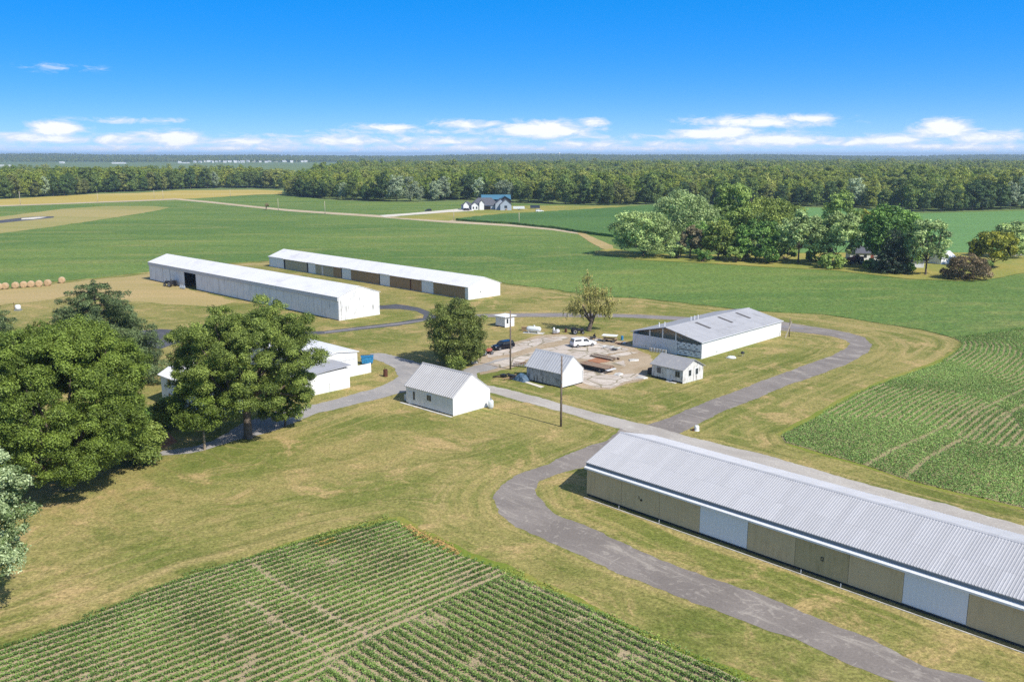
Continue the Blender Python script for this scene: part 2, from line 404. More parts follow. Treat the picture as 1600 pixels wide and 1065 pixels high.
GM['white_gravel'] = patch_mat('white gravel', (0.60, 0.55, 0.46), (0.66, 0.61, 0.52), (0.52, 0.47, 0.38), 0.05, 0.3, 1.0)
GM['verge'] = patch_mat('bright green weedy verge', (0.16, 0.21, 0.03), (0.24, 0.24, 0.05), (0.34, 0.25, 0.07), 0.1, 0.7, 3.0)
GM['farm_grass'] = patch_mat('farmstead grass', (0.22, 0.24, 0.05), (0.34, 0.29, 0.075), (0.40, 0.31, 0.10), 0.03, 0.2, 1.0)
GM['red_soil'] = patch_mat('red brown mulch', (0.33, 0.14, 0.07), (0.38, 0.19, 0.11), (0.30, 0.17, 0.10), 0.2, 0.8, 3)

def field_mat(name, c1, c2, c3, rot=0.0, rows=None):
    m, nt, b, _ = nodes_of(name); h = NT(nt)
    v = h.coord('Object'); a = h.coord('Object', scale=(0.25, 1, 1), rot=(0, 0, R(rot)))
    n1 = h.noise(a, 0.016, 6, 0.65, 0.8); n2 = h.noise(a, 0.07, 6, 0.65, 0.5); n3 = h.noise(v, 0.7, 4, 0.75); n4 = h.noise(v, 0.16, 5, 0.7)
    g = h.mix(h.step(n1, 0.36, 0.66), c1, c2)
    g = h.mix(h.math('MULTIPLY', h.step(n2, 0.50, 0.70), 0.70), g, c3)
    g = h.mix(h.math('MULTIPLY', h.step(n4, 0.45, 0.75), 0.30), g, tuple(x * 1.25 for x in c3))
    g = h.mix(0.6, g, h.ramp(n3, [(0.25, (0.12, 0.12, 0.12)), (0.75, (0.90, 0.90, 0.90))]), 'OVERLAY')
    hh = h.math('ADD', n3, n4)
    if rows:
        w = h.n('ShaderNodeTexWave', wave_type='BANDS', bands_direction='Y'); h.link(h.coord('Object', rot=(0, 0, R(rows[0]))), w.inputs['Vector'])
        w.inputs['Scale'].default_value = rows[1]; w.inputs['Distortion'].default_value = 1.5; w.inputs['Detail'].default_value = 2
        w.inputs['Detail Scale'].default_value = 0.4
        g = h.mix(h.math('MULTIPLY', h.step(w.outputs['Fac'], 0.45, 0.1), 0.5), g, rows[2])
    h.link(g, b.inputs['Base Color']); b.inputs['Roughness'].default_value = 0.85
    b.inputs['Specular IOR Level'].default_value = 0.2
    h.bump(hh, 0.9, 0.6, b)
    return m

GM['beans'] = field_mat('dense soybean canopy', (0.095, 0.172, 0.034), (0.155, 0.225, 0.048), (0.245, 0.255, 0.075), 4)
GM['corn'] = field_mat('deep green corn', (0.070, 0.150, 0.034), (0.090, 0.175, 0.042), (0.118, 0.195, 0.052), 10)
GM['corn_rows'] = field_mat('bright green row crop', (0.095, 0.225, 0.052), (0.120, 0.255, 0.064), (0.140, 0.260, 0.072), 0, rows=(-38, 0.16, (0.24, 0.33, 0.15)))
GM['far_field'] = field_mat('far green field', (0.13, 0.19, 0.06), (0.17, 0.22, 0.075), (0.20, 0.24, 0.09), 0)

# ------------------------------------------------------------------ ground sheets
def ragged(pts, step=1.5, jit=0.15, closed=True):
    """polygon edge subdivided and wandering: a slow drift plus a little fine raggedness"""
    out = []; n = len(pts); ph = [random.uniform(0, 6.28) for _ in range(5)]; u = 0.0
    for i in range(n if closed else n - 1):
        a, b = Vector(pts[i][:2]), Vector(pts[(i + 1) % n][:2])
        ln = (b - a).length; k = max(1, min(400, int(ln / step)))
        d = (b - a).normalized(); nn = Vector((-d.y, d.x))
        for j in range(k):
            p = a + (b - a) * (j / k); t = u + ln * j / k
            if jit:
                w = math.sin(t / .55 + ph[0] + 2 * math.sin(t / 7)) * .45 + math.sin(t / 1.3 + ph[1]) * .55 + math.sin(t / 2.9 + ph[2]) * .7 + math.sin(t / 6.3 + ph[3]) * .6
                p = p + nn * (jit * (w * .62 + random.gauss(0, .28)))
            out.append((p.x, p.y))
        u += ln
    return out

def sheet(name, px, z, mat, jit=0.15, step=1.5, kind='structure', ground=False, skirt=0.0, label=None, cat=None):
    pts = [(p[0], p[1]) for p in px] if ground else [tuple(G(*p).xy) for p in px]
    pts = ragged(pts, step, jit)
    mb = MB(); n = len(pts)
    if skirt:
        rag = [z - random.uniform(0, 0.25) * skirt for _ in pts]
        mb.v = [(x, y, zz) for (x, y), zz in zip(pts, rag)] + [(x + random.gauss(0, .1), y + random.gauss(0, .1), 0.0) for x, y in pts]
        mb.f = [tuple(range(n))] + [(i, i + n, (i + 1) % n + n, (i + 1) % n) for i in range(n)]
    else:
        mb.v = [(x, y, z) for x, y in pts]; mb.f = [tuple(range(n))]
    me = bpy.data.meshes.new(name); me.from_pydata(mb.v, [], mb.f); me.update()
    bm = bmesh.new(); bm.from_mesh(me)
    bm.faces.ensure_lookup_table()
    if not skirt and bm.faces[0].normal.z < 0: bmesh.ops.reverse_faces(bm, faces=bm.faces)
    if skirt: bmesh.ops.recalc_face_normals(bm, faces=bm.faces)
    bmesh.ops.triangulate(bm, faces=[f for f in bm.faces if len(f.verts) > 4])
    bm.to_mesh(me); bm.free()
    me.materials.append(GM[mat]); o = bpy.data.objects.new(name, me); COL.objects.link(o)
    return tag(o, label, cat, kind=kind)

# ground: one sheet to the horizon, lawn coloured
S_ = 11500      # built below, once the roads and field edges that the mower follows are known

# far farmland beyond everything near (thin sheets, each a few cm above the last)
sheet('far_farmland', [(-7500, 640), (7500, 560), (9000, 9000), (-9000, 9000)], 0.02, 'far_field', jit=0, step=500, ground=True)
LAWN_E = [(1200, 487), (1284.5, 491), (1369, 504), (1439, 515), (1490, 527.6), (1505.6, 537.5), (1501, 547), (1467.6, 568.5), (1397, 592), (1346.5, 613.5), (1273, 654), (1221, 680), (1228, 691), (1284.5, 708), (1355, 727.6), (1420, 750), (1484, 766.5), (1600, 793)]
FIELD_LO = [(-60, 456), (0, 451), (60, 442), (120, 437), (180, 431), (232, 425), (300, 416), (370, 410.5), (420, 408), (520, 408), (640, 428), (781, 441), (800, 444), (870, 453), (898, 458), (932, 463), (990, 465), (1035, 470), (1066, 473), (1098, 477), (1150, 483)]
sheet('bean_field', [(-700, 318), (-200, 322), (0, 321), (127, 317), (228, 313), (274, 311), (330, 308), (440, 303), (501, 311.5), (577, 316), (725, 316), (952, 322.5), (1300, 324), (1441, 333), (1600, 328), (2100, 326), (2300, 420), (2300, 470), (1700, 503), (1600, 513.5), (1540, 522)] + LAWN_E[4::-1] + FIELD_LO[::-1] + [(-500, 480), (-900, 420)], 0.15, 'beans', jit=0.25, step=2.0, skirt=0.12)

# dry mown grass by the long barns
sheet('dry_grass', [(-120, 458), (0, 453), (120, 440), (232, 428), (330, 414), (420, 411), (440, 412), (300, 418), (260, 440), (310, 456), (370, 470), (330, 480), (200, 470), (120, 460), (60, 470), (0, 476), (-120, 490)], 0.006, 'straw', jit=0.8, step=3)

# ripe hay, airstrip and tracks beyond the field (laid over the crop canopy)
Z1 = 0.17
def gz(px, z): return [tuple(G(p[0], p[1], z).xy) for p in px]
sheet('hay_field', gz([(-40, 313.5), (0, 311.5), (70, 307.5), (152, 303), (215, 301.5), (279, 297.5), (400, 296.5), (442, 298), (440, 303), (400, 304.2), (330, 308.5), (291, 310.7), (228, 313), (127, 317), (0, 321), (-40, 322)], Z1), Z1, 'hay', jit=1.0, step=8, ground=True)
sheet('mown_strip', gz([(-60, 342), (0, 338.6), (101, 326), (165, 321.8), (240, 322), (266, 324), (250, 328), (228, 332), (152, 344), (76, 355), (0, 364.5), (-60, 369)], Z1), Z1, 'mown', jit=0.8, step=5, ground=True)
sheet('airstrip', gz([(-60, 347), (0, 344), (35, 340), (62, 338), (84, 338), (84, 340), (62, 342.5), (30, 345.5), (0, 348.5), (-60, 352)], Z1 + .02), Z1 + .02, 'asphalt_dark', jit=0.2, step=3, ground=True)
sheet('airstrip_marking', gz([(32, 341), (60, 338.8), (74, 338.7), (62, 341), (52, 342.2), (34, 343)], Z1 + .04), Z1 + .04, 'white_gravel', jit=0.5, step=3, ground=True)
def ribbon(px, wpx):
    up = [(x, y - w / 2) for (x, y), w in zip(px, wpx)]; dn = [(x, y + w / 2) for (x, y), w in zip(px, wpx)]
    return up + dn[::-1]
sheet('country_road', gz(ribbon([(-60, 323), (0, 321.8), (127, 317), (228, 313.2), (274, 311), (330, 316), (400, 323.5), (451, 328.5), (520, 333.3), (593, 337.8), (691, 345.2), (800, 351.2), (863, 357), (906, 363.5)], [1.6, 1.6, 1.7, 1.8, 2.2, 2.6, 2.8, 3, 3, 3.4, 4.5, 5, 5, 5]), Z1 + .02), Z1 + .02, 'dirt_road', jit=0.25, step=4, ground=True)
sheet('field_lane', gz([(900, 362), (912, 364), (930, 372), (958, 384), (958, 392), (940, 388), (925, 380), (905, 367)], Z1 + .04), Z1 + .04, 'straw', jit=0.3, step=3, ground=True)
sheet('house_driveway', gz([(593, 336.2), (640, 333), (690, 328.6), (724, 325.6), (740, 326), (740, 329.5), (700, 331.6), (640, 336), (600, 339)], Z1 + .05), Z1 + .05, 'white_gravel', jit=0.2, step=3, ground=True)
sheet('house_yard', gz([(610, 339.6), (690, 332.5), (735, 328), (800, 321.5), (950, 321.5), (1010, 321), (960, 325), (850, 331), (790, 333), (720, 341), (700, 345)], Z1 + .03), Z1 + .03, 'farm_grass', jit=0.5, step=4, ground=True)
sheet('corn_field', gz([(712, 343), (760, 337), (850, 331.5), (960, 325), (1010, 321.2), (1110, 321), (1110, 330), (960, 368), (940, 366), (905, 361), (870, 355.5), (800, 348.5), (750, 345.5)], 1.0), 1.7, 'corn', jit=0.3, step=2.5, ground=True, skirt=1.6)
sheet('row_crop', gz([(1250, 324), (1340, 326), (1441, 333.5), (1600, 329), (1900, 328), (1900, 395), (1600, 393), (1540, 394), (1400, 394), (1250, 394)], 0.3), 0.30, 'corn_rows', jit=0.3, step=3, ground=True, skirt=0.1)
sheet('farmstead_grass', gz([(930, 392), (960, 388), (1000, 396), (1100, 398), (1280, 395), (1400, 395), (1540, 394.5), (1600, 394), (1900, 396), (1900, 432), (1640, 426), (1600, 426), (1575, 431), (1540, 436.5), (1504, 439), (1428, 436), (1301, 422), (1200, 417), (1100, 411), (1000, 406), (930, 396)], 0.24), 0.24, 'farm_grass', jit=0.4, step=3, ground=True)
sheet('farmstead_track', gz([(1560, 397), (1600, 396), (1900, 396), (1900, 399), (1600, 399.5), (1560, 400)], 0.26), 0.26, 'gravel', jit=0.2, step=3, ground=True)
sheet('bare_patch', gz([(918, 358), (960, 355), (964, 364), (930, 365)], 0.22), 0.22, 'red_soil', jit=0.3, step=3, ground=True)

# roads on the farm
OUT = [(969, 669), (945, 690), (927, 694), (880, 712), (855, 725), (809, 742), (783, 759), (769.5, 778), (777, 801), (806, 823), (851, 842), (885, 858), (931, 880), (988, 903), (1041, 922), (1083, 939), (1180, 977.5), (1241, 998), (1305, 1027), (1393, 1063), (1500, 1110)]
INN = [(1700, 1120), (1537, 1063), (1446, 1040), (1370, 1002), (1313, 979), (1256, 957), (1180, 923), (1102, 900), (1007, 865), (931, 827), (863, 801), (842, 778), (838, 765), (844, 751), (874, 740), (916, 728), (960, 712), (1010, 694), (1030, 684)]
sheet('loop_road', OUT + INN, 0.010, 'asphalt', jit=0.20, step=0.55)
sheet('east_road', [(1005, 664), (1014, 663), (1035, 657), (1075, 639), (1131.5, 617), (1188, 596), (1244, 575.5), (1298.6, 555.5), (1324, 543), (1328, 537), (1321, 531), (1298.6, 525), (1270, 521), (1221, 516.5), (1150, 508), (1060, 500), (1000, 497), (960, 495.5), (909, 495.5), (824, 495), (764, 495.5), (690, 497), (690, 493), (764, 490.5), (824, 489), (900, 488.8), (960, 490.2), (1000, 491.4), (1053, 494), (1120, 498), (1221, 502), (1256, 508), (1290, 513), (1327, 520), (1352, 527), (1363, 538.5), (1355, 551), (1327, 566.5), (1284.5, 584), (1233, 600.5), (1188, 619.5), (1143, 637), (1098, 658.5), (1062, 677), (1040, 684), (1000, 684)], 0.014, 'asphalt', jit=0.18, step=0.6)
sheet('road_centre', [(690, 496), (764, 494), (824, 493), (900, 493), (960, 493.8), (1060, 498), (1150, 505.5), (1221, 512), (1256, 514.5), (1256, 511.6), (1221, 508), (1150, 502.3), (1060, 495.8), (960, 492), (900, 491.2), (824, 491.2), (764, 492.2), (690, 494.2)], 0.018, 'asphalt_pale', jit=0.1, step=1.2)
sheet('gravel_lane', [(735, 597), (771, 603.5), (807.5, 612), (857.5, 624.5), (889, 633.5), (926, 643.5), (970, 654), (1010, 663), (1052, 675), (1080, 683.5), (1125, 694), (1172, 704.5), (1200, 711), (1256, 728), (1370, 760), (1484, 790), (1600, 821), (1800, 875), (1800, 905), (1600, 846), (1484, 815), (1370, 782), (1256, 747), (1180, 726), (1110, 705), (1060, 692), (1010, 680), (969, 669.5), (945, 664), (914, 654.5), (876, 643), (845, 634.5), (801, 623), (771, 614.5), (735, 606)], 0.022, 'gravel', jit=0.2, step=0.6)
sheet('farm_drive', [(360, 690), (430, 672), (495, 646), (550, 632.5), (600, 621), (640, 610), (700, 605), (735, 606), (748, 598), (745, 583), (770, 577), (797, 570.5), (812, 566), (800, 558), (779, 561), (760, 567), (740, 572), (715, 580), (690, 579), (668, 572), (645, 563), (620, 557), (596, 551.5), (580, 552), (580, 560), (600, 566), (618, 576), (621, 588), (606, 598), (585, 607), (545, 618), (500, 630), (440, 640), (380, 660), (330, 690), (300, 698), (255, 704), (244, 712), (300, 708)], 0.018, 'drive', jit=0.2, step=0.6)
sheet('dark_drive', [(690, 494), (678, 492.5), (672.5, 487.5), (656, 481), (637.5, 477.3), (619, 475), (600, 477), (570, 478.5), (500, 480), (500, 485.5), (570, 484), (600, 482.7), (625, 482.7), (650, 486), (662, 491.5), (661, 496.5), (640, 500), (620, 503.5), (560, 510.5), (507, 517), (420, 520), (330, 518), (250, 514), (200, 518), (196, 536), (250, 545), (270, 538), (300, 529), (420, 526), (507, 521.5), (560, 515.5), (620, 509), (650, 504), (675, 498.5), (700, 497)], 0.016, 'asphalt_dark', jit=0.10, step=1.0)
sheet('drive_centre', [(507, 520), (560, 513.8), (620, 507), (672, 500), (672, 498.6), (620, 505), (560, 512), (507, 518.4)], 0.020, 'asphalt_pale', jit=0.06, step=1.2)
def yz(l): return [(740 + .169 * x, 460 + .169 * y) for x, y in l]
sheet('yard_soil', yz([(0, 640), (100, 540), (380, 440), (640, 370), (900, 370), (1150, 400), (1440, 440), (1480, 500), (1538, 520), (1640, 560), (1660, 700), (1560, 800), (1400, 820), (1260, 880), (1000, 870), (820, 780), (480, 640), (300, 690), (60, 740)]), 0.010, 'dirt', jit=0.35, step=1.2)
for l in ([(100, 540), (230, 500), (400, 455), (640, 393), (850, 386), (885, 405), (800, 425), (640, 455), (480, 505), (330, 550), (140, 585)],
          [(130, 650), (330, 590), (640, 505), (880, 455), (1130, 450), (1420, 495), (1425, 520), (1250, 548), (1130, 600), (960, 592), (800, 560), (620, 560), (520, 590), (400, 640), (250, 680)],
          [(1010, 700), (1250, 745), (1400, 735), (1560, 725), (1600, 770), (1400, 805), (1270, 868), (1130, 860), (1010, 815)],
          [(1255, 640), (1395, 608), (1405, 662)], [(1010, 690), (1010, 675), (1240, 725), (1200, 738)], [(1255, 560), (1410, 530), (1530, 535), (1400, 565), (1260, 600)]):
    sheet('concrete_pad', yz(l), 0.026 + random.uniform(0, .003), 'concrete', jit=0.22, step=0.9)
sheet('rust_stain', yz([(1130, 590), (1240, 570), (1320, 590), (1250, 620), (1150, 640), (1050, 610)]), 0.032, 'red_soil', jit=0.4, step=0.8)
sheet('mulch_bed', [(236, 676), (262, 674), (276, 690), (252, 700), (232, 694)], 0.012, 'red_soil', jit=0.2, step=1)
# the crop field nearest the camera and the one to the right: bare soil, plants added later
NEAR = [(-60, 1033), (0, 1013), (76, 990), (163, 954), (228, 926), (304, 895), (391, 873), (400, 869), (491, 842), (552, 827), (620, 813), (628, 823), (719, 867), (780, 888), (800, 903), (874, 930), (958, 968), (1026, 1002), (1102, 1036), (1163, 1063), (1300, 1125), (1250, 1180), (-200, 1180)]
sheet('crop_soil', NEAR, 0.012, 'soil', jit=0.2, step=1.0)
sheet('field_verge', [(391, 868), (491, 836), (552, 821), (600, 806), (630, 806), (660, 825), (726, 858), (790, 880), (880, 925), (960, 962), (1030, 994), (1110, 1030), (1180, 1060), (1163, 1066), (1100, 1040), (1026, 1006), (958, 972), (874, 934), (800, 907), (719, 871), (628, 827), (615, 815), (552, 830), (491, 845), (391, 876)], 0.008, 'verge', jit=0.35, step=1.0)
sheet('dry_weed_patch', [(628, 823), (640, 822), (668, 836), (705, 852), (724, 866), (716, 870), (690, 858), (650, 840)], 0.016, 'orange_weeds', jit=.3, step=.8)
sheet('dry_weed_patch', [(488, 846), (520, 838), (528, 846), (500, 853)], 0.016, 'orange_weeds', jit=.25, step=.8)
def strip(name, px, w0, w1, z, mat, jit=.2, step=1.0):
    """ribbon between two offsets of a ground line (positive = left of its direction)"""
    q = [np.array(G(*p).xy) for p in px]; lo, hi = [], []
    for i, p in enumerate(q):
        d = q[min(i + 1, len(q) - 1)] - q[max(i - 1, 0)]; d = d / np.linalg.norm(d); n = np.array([-d[1], d[0]])
        lo.append(tuple(p + n * w0)); hi.append(tuple(p + n * w1))
    return sheet(name, lo + hi[::-1], z, mat, jit=jit, step=step, ground=True)
strip('edge_verge', [(1600, 793), (1484, 766), (1420, 749), (1355, 727), (1284, 708), (1232, 692)], -.6, .9, .008, 'verge')
strip('edge_verge', [(1222, 681), (1273, 654), (1346, 613), (1397, 592), (1467, 568), (1499, 549)], -.6, 1.2, .008, 'verge')

def polyline_dist(q, line):
    """distance, foot and direction of each point to a polyline"""
    best = np.full(len(q), 1e9); foot = np.zeros_like(q); nrm = np.zeros_like(q)
    for a, b in zip(line, line[1:]):
        a, b = np.array(a), np.array(b); d = b - a; t = np.clip(((q - a) @ d) / (d @ d), 0, 1)
        f = a + t[:, None] * d; v = q - f; dd = np.linalg.norm(v, axis=1)
        m = dd < best; best[m] = dd[m]; foot[m] = f[m]; nrm[m] = v[m] / (dd[m][:, None] + 1e-9)
    return best, foot, nrm


def grid_axis(lo, hi, step, out0, out1):
    return np.concatenate([np.linspace(out0, lo, 7)[:-1], np.arange(lo, hi + 1e-6, step), np.linspace(hi, out1, 7)[1:]])
gx = grid_axis(-150, 150, 1.0, -S_, S_); gy = grid_axis(56, 300, 1.0, -300, S_)
XX, YY = np.meshgrid(gx, gy); gq = np.column_stack([XX.ravel(), YY.ravel()])
gd = np.full(len(gq), 60.0)
for line in (OUT, INN, NEAR[1:20], LAWN_E, FIELD_LO, [(1062, 677), (1098, 658), (1188, 619), (1284, 584), (1327, 566), (1355, 551), (1363, 539), (1352, 527), (1290, 513), (1221, 502)], [(1035, 657), (1131, 617), (1244, 575), (1298, 555), (1328, 537), (1298, 525), (1221, 516)],
             [(771, 603), (857, 624), (926, 643), (1010, 663)], [(771, 614), (876, 643), (969, 669)], [(1110, 690), (1256, 728), (1484, 790), (1600, 821)], [(1221, 502), (1060, 495), (900, 489), (764, 491)], [(430, 672), (550, 632), (632, 612)]):
    dd_, _, _ = polyline_dist(gq, [tuple(G(*p).xy) for p in line]); gd = np.minimum(gd, dd_)
nxg, nyg = len(gx), len(gy)
ii = np.arange(nxg * nyg).reshape(nyg, nxg)
fq = np.stack([ii[:-1, :-1], ii[:-1, 1:], ii[1:, 1:], ii[1:, :-1]], -1).reshape(-1, 4).astype(np.int32)
gme = bpy.data.meshes.new('ground'); gme.vertices.add(len(gq)); gme.vertices.foreach_set('co', np.column_stack([gq, np.zeros(len(gq))]).astype(np.float32).ravel())
gme.loops.add(fq.size); gme.loops.foreach_set('vertex_index', fq.ravel()); gme.polygons.add(len(fq))
gme.polygons.foreach_set('loop_start', np.arange(0, fq.size, 4, dtype=np.int32)); gme.polygons.foreach_set('loop_total', np.full(len(fq), 4, np.int32))
ga = gme.attributes.new('mow', 'FLOAT', 'POINT'); ga.data.foreach_set('value', gd.astype(np.float32)); gme.update(calc_edges=True)
gme.materials.append(GM['lawn']); go_ = bpy.data.objects.new('ground', gme); COL.objects.link(go_); tag(go_, kind='structure')

# far hills that lift the last woods above the horizon
def hill(name, x0, x1, y0, y1, h, seed, nx=60):
    r = np.random.default_rng(seed); mb = MB(); ph = r.uniform(0, 6, 5)
    prof = [0.0, .45, .8, 1.0, .95, .5, 0]
    for j, pf in enumerate(prof):
        for i in range(nx + 1):
            x = x0 + (x1 - x0) * i / nx
            k = 1 + .22 * math.sin(x / 700 + ph[0]) + .16 * math.sin(x / 310 + ph[1]) + .07 * math.sin(x / 130 + ph[2])
            mb.v.append((x, y0 + (y1 - y0) * j / (len(prof) - 1) + 120 * math.sin(x / 900 + ph[3]), max(0.03, pf * h * k) if pf else -1))
    for j in range(len(prof) - 1):
        for i in range(nx):
            a = j * (nx + 1) + i; mb.f.append((a, a + 1, a + nx + 2, a + nx + 1))
    o = mb.build(name, GM['far_field'], smooth=True); tag(o, kind='structure')
    def zf(x, y):
        t = (y - y0 - 120 * math.sin(x / 900 + ph[3])) / (y1 - y0) * (len(prof) - 1)
        if t <= 0 or t >= len(prof) - 1: return 0.0
        j = int(t); pf = prof[j] + (prof[j + 1] - prof[j]) * (t - j)
        k = 1 + .22 * math.sin(x / 700 + ph[0]) + .16 * math.sin(x / 310 + ph[1]) + .07 * math.sin(x / 130 + ph[2])
        return max(0.0, pf * h * k)
    return zf
hill_z = hill('hills', -6000, 6000, 5200, 9400, 24, 3)

# ------------------------------------------------------------------ foliage
def value_noise(q, scale, seed):
    r = np.random.default_rng(seed); g = r.random((64, 64)); p = q / scale
    i = np.floor(p).astype(int); f = p - i; f = f * f * (3 - 2 * f); x, y = i[:, 0] % 64, i[:, 1] % 64; x1, y1 = (x + 1) % 64, (y + 1) % 64
    return (g[x, y] * (1 - f[:, 0]) + g[x1, y] * f[:, 0]) * (1 - f[:, 1]) + (g[x, y1] * (1 - f[:, 0]) + g[x1, y1] * f[:, 0]) * f[:, 1]

def quads_mesh(name, C, A, B, tint, mat):
    """n leaf quads: centres C, half axes A and B"""
    n = len(C)
    V = np.empty((n, 4, 3), np.float32)
    V[:, 0] = C - A; V[:, 1] = C - B * .8; V[:, 2] = C + A; V[:, 3] = C + B * .8
    me = bpy.data.meshes.new(name)
    me.vertices.add(n * 4); me.vertices.foreach_set('co', V.ravel())
    me.loops.add(n * 4); me.loops.foreach_set('vertex_index', np.arange(n * 4, dtype=np.int32))
    me.polygons.add(n); me.polygons.foreach_set('loop_start', np.arange(0, n * 4, 4, dtype=np.int32))
    me.polygons.foreach_set('loop_total', np.full(n, 4, np.int32))
    at = me.attributes.new('tint', 'FLOAT', 'FACE'); at.data.foreach_set('value', np.clip(tint, 0, 1).astype(np.float32))
    me.update(calc_edges=True); me.materials.append(mat)
    return me

def frames(N, r):
    """two unit axes perpendicular to each normal, random roll"""
    n = len(N)
    T = r.normal(size=(n, 3)); T -= N * np.sum(T * N, 1, keepdims=True)
    T /= np.linalg.norm(T, axis=1, keepdims=True) + 1e-9
    return T, np.cross(N, T)

def unit(v): return v / (np.linalg.norm(v, axis=1, keepdims=True) + 1e-9)

def carve(seed, wl=(1.6, 4.5), n=9):
    r = np.random.default_rng(seed); K = unit(r.normal(size=(n, 3))) * (2 * math.pi / r.uniform(*wl, size=(n, 1))); ph = r.uniform(0, 6.28, n)
    return lambda p: np.sin(p @ K.T + ph).sum(1) / math.sqrt(n / 2)

def blob_leaves(blobs, n, leaf, r, flat=0.7, up=0.35, jitter=0.7, shell=(0.72, 1.06), fuzz=.16, keep=None):
    """blobs: array (k,4) centre + radius. Leaves on the shells, fewer underneath, none deep inside neighbours."""
    blobs = np.asarray(blobs, float)
    w = blobs[:, 3] ** 2; w /= w.sum()
    idx = r.choice(len(blobs), size=int(n * 1.9), p=w)
    D = unit(r.normal(size=(len(idx), 3)))
    D[:, 2] = np.where(D[:, 2] < -0.15, np.where(r.random(len(idx)) < .6, -D[:, 2], D[:, 2]), D[:, 2])
    rad = blobs[idx, 3:4] * r.uniform(*shell, size=(len(idx), 1))
    sc = np.array([1, 1, flat])
    C = blobs[idx, :3] + D * rad * sc + r.normal(size=D.shape) * rad * fuzz
    ok = np.ones(len(C), bool)
    for b in blobs:
        q = (C - b[:3]) / sc
        ok &= (q * q).sum(1) > (b[3] * 0.62) ** 2
    if keep is not None: ok &= keep(C)
    C, D, idx = C[ok][:n], D[ok][:n], idx[ok][:n]
    N = unit(D * [1, 1, 1.2] + [0, 0, up] + r.normal(size=D.shape) * jitter)
    T, B = frames(N, r)
    s = leaf * r.uniform(0.55, 1.35, size=(len(C), 1))
    tb = r.random(len(blobs))
    tint = .5 + (tb[idx] - .5) * .6 + r.normal(size=len(C)) * .24
    return C, T * s * .5, B * s * .36, tint

def ellipsoid_blobs(rx, ry, rz, zc, k, r, rb=(0.24, 0.4), hollow=0.45, zmin=0.6, dome=0.0):
    out = []
    R0 = (rx + ry) / 2
    tries = 0
    while len(out) < k and tries < k * 60:
        tries += 1
        d = unit(r.normal(size=(1, 3)))[0]; q = r.uniform(hollow, .86)
        if dome and d[2] < 0:
            m = math.hypot(d[0], d[1]) + 1e-6; d = np.array([d[0] / m * m ** (1 - dome), d[1] / m * m ** (1 - dome), d[2]])
        c = np.array([d[0] * rx * q, d[1] * ry * q, zc + d[2] * rz * q])
        rr = R0 * r.uniform(*rb)
        if c[2] - rr * .7 < zmin: continue
        if all(np.linalg.norm(c - o[:3]) > .55 * min(rr, o[3]) for o in out):
            out.append(np.array([*c, rr]))
    return np.array(out)

def limbs(mb, blobs, base_h, r0, r, k=7, lean=(0, 0), fork=None, n=8, thin=.05, top=None):
    """trunk and main limbs reaching into the blobs"""
    f = Vector((lean[0], lean[1], base_h))
    mb.path([(0, 0, -0.3), (0, 0, .15), (lean[0] * .35, lean[1] * .35, base_h * .5), tuple(f)], [r0 * 1.7, r0 * 1.15, r0 * .95, r0 * .8], n=10)
    sel = r.choice(len(blobs), size=min(k, len(blobs)), replace=False)
    for i in sel:
        c = Vector(blobs[i][:3]); c.z -= blobs[i][3] * .1
        mid = f.lerp(c, .5) + Vector((r.normal() * .4, r.normal() * .4, -.15 * (c - f).length * (1 if c.z > f.z else -.3)))
        mb.path([tuple(f - Vector((0, 0, .4))), tuple(f.lerp(mid, .5)), tuple(mid), tuple(c)], [r0 * .55, r0 * .42, r0 * .3, thin], n=6)
    return mb

def add_tree(name, loc, label, cat, crown_me, trunk_mb, mat_trunk='bark', group=None, color=None, az=0, sc=1.0):
    root = empty(name, loc, az, label, cat, group); root.scale = (sc, sc, sc)
    c = bpy.data.objects.new('crown', crown_me); COL.objects.link(c); c.parent = root
    if color: c.color = (*color, 1)
    t = trunk_mb.build('trunk', mat_trunk, root, smooth=True)
    return root, c, t

def broad_tree(name, loc, label, cat, H, rx, seed, mat, leaf=0.4, n=20000, ry=None, blobs=34, zlow=None, trunk=2.5, r0=.35, rb=(0.22, 0.36), hollow=.5, flat=.7, jitter=.7, limbs_k=8, bark='bark', group=None, lean=(0, 0), dome=.45, ragged_=.10, hole=-.95, keep=None, extra=None, up=.35):
    r = np.random.default_rng(seed); ry = ry or rx
    zlow = trunk * .6 if zlow is None else zlow
    zc, rz = (H + zlow) / 2, (H - zlow) / 2
    bl = ellipsoid_blobs(rx, ry, rz, zc, blobs, r, rb, hollow, zlow * .6, dome)
    if extra is not None: bl = np.vstack([bl, extra])
    lump = carve(seed + 900, (rx * .9, rx * 2.2), 6); q_ = bl[:, :3] - [0, 0, zc]
    bl[:, :3] = q_ * (1 + ragged_ * np.clip(lump(q_), -1.5, 1.5))[:, None] + [0, 0, zc]
    bl = bl[bl[:, 2] - bl[:, 3] * .6 > min(zlow, .3) - .5]
    dm = np.linalg.norm(bl[:, None, :3] - bl[None, :, :3], axis=2); nb_ = (dm < (bl[:, None, 3] + bl[None, :, 3]) * 1.35).sum(1) - 1; bl = bl[nb_ >= 2]
    if keep is None and hole is not None:
        fld = carve(seed + 500, (rx * .16, rx * .45), 10); keep = lambda C: (fld(C) + r.normal(size=len(C)) * .25) > hole
    top = bl[:, 2] + bl[:, 3] * flat
    bl[:, 2] += (H - top.max())
    C, A, B, t = blob_leaves(bl, n, leaf, r, flat=flat, jitter=jitter, keep=keep, up=up)
    me = quads_mesh(name + '_leaves', C, A, B, t, mat)
    return add_tree(name, loc, label, cat, me, limbs(MB(), bl, trunk, r0, r, limbs_k, lean), bark, group)

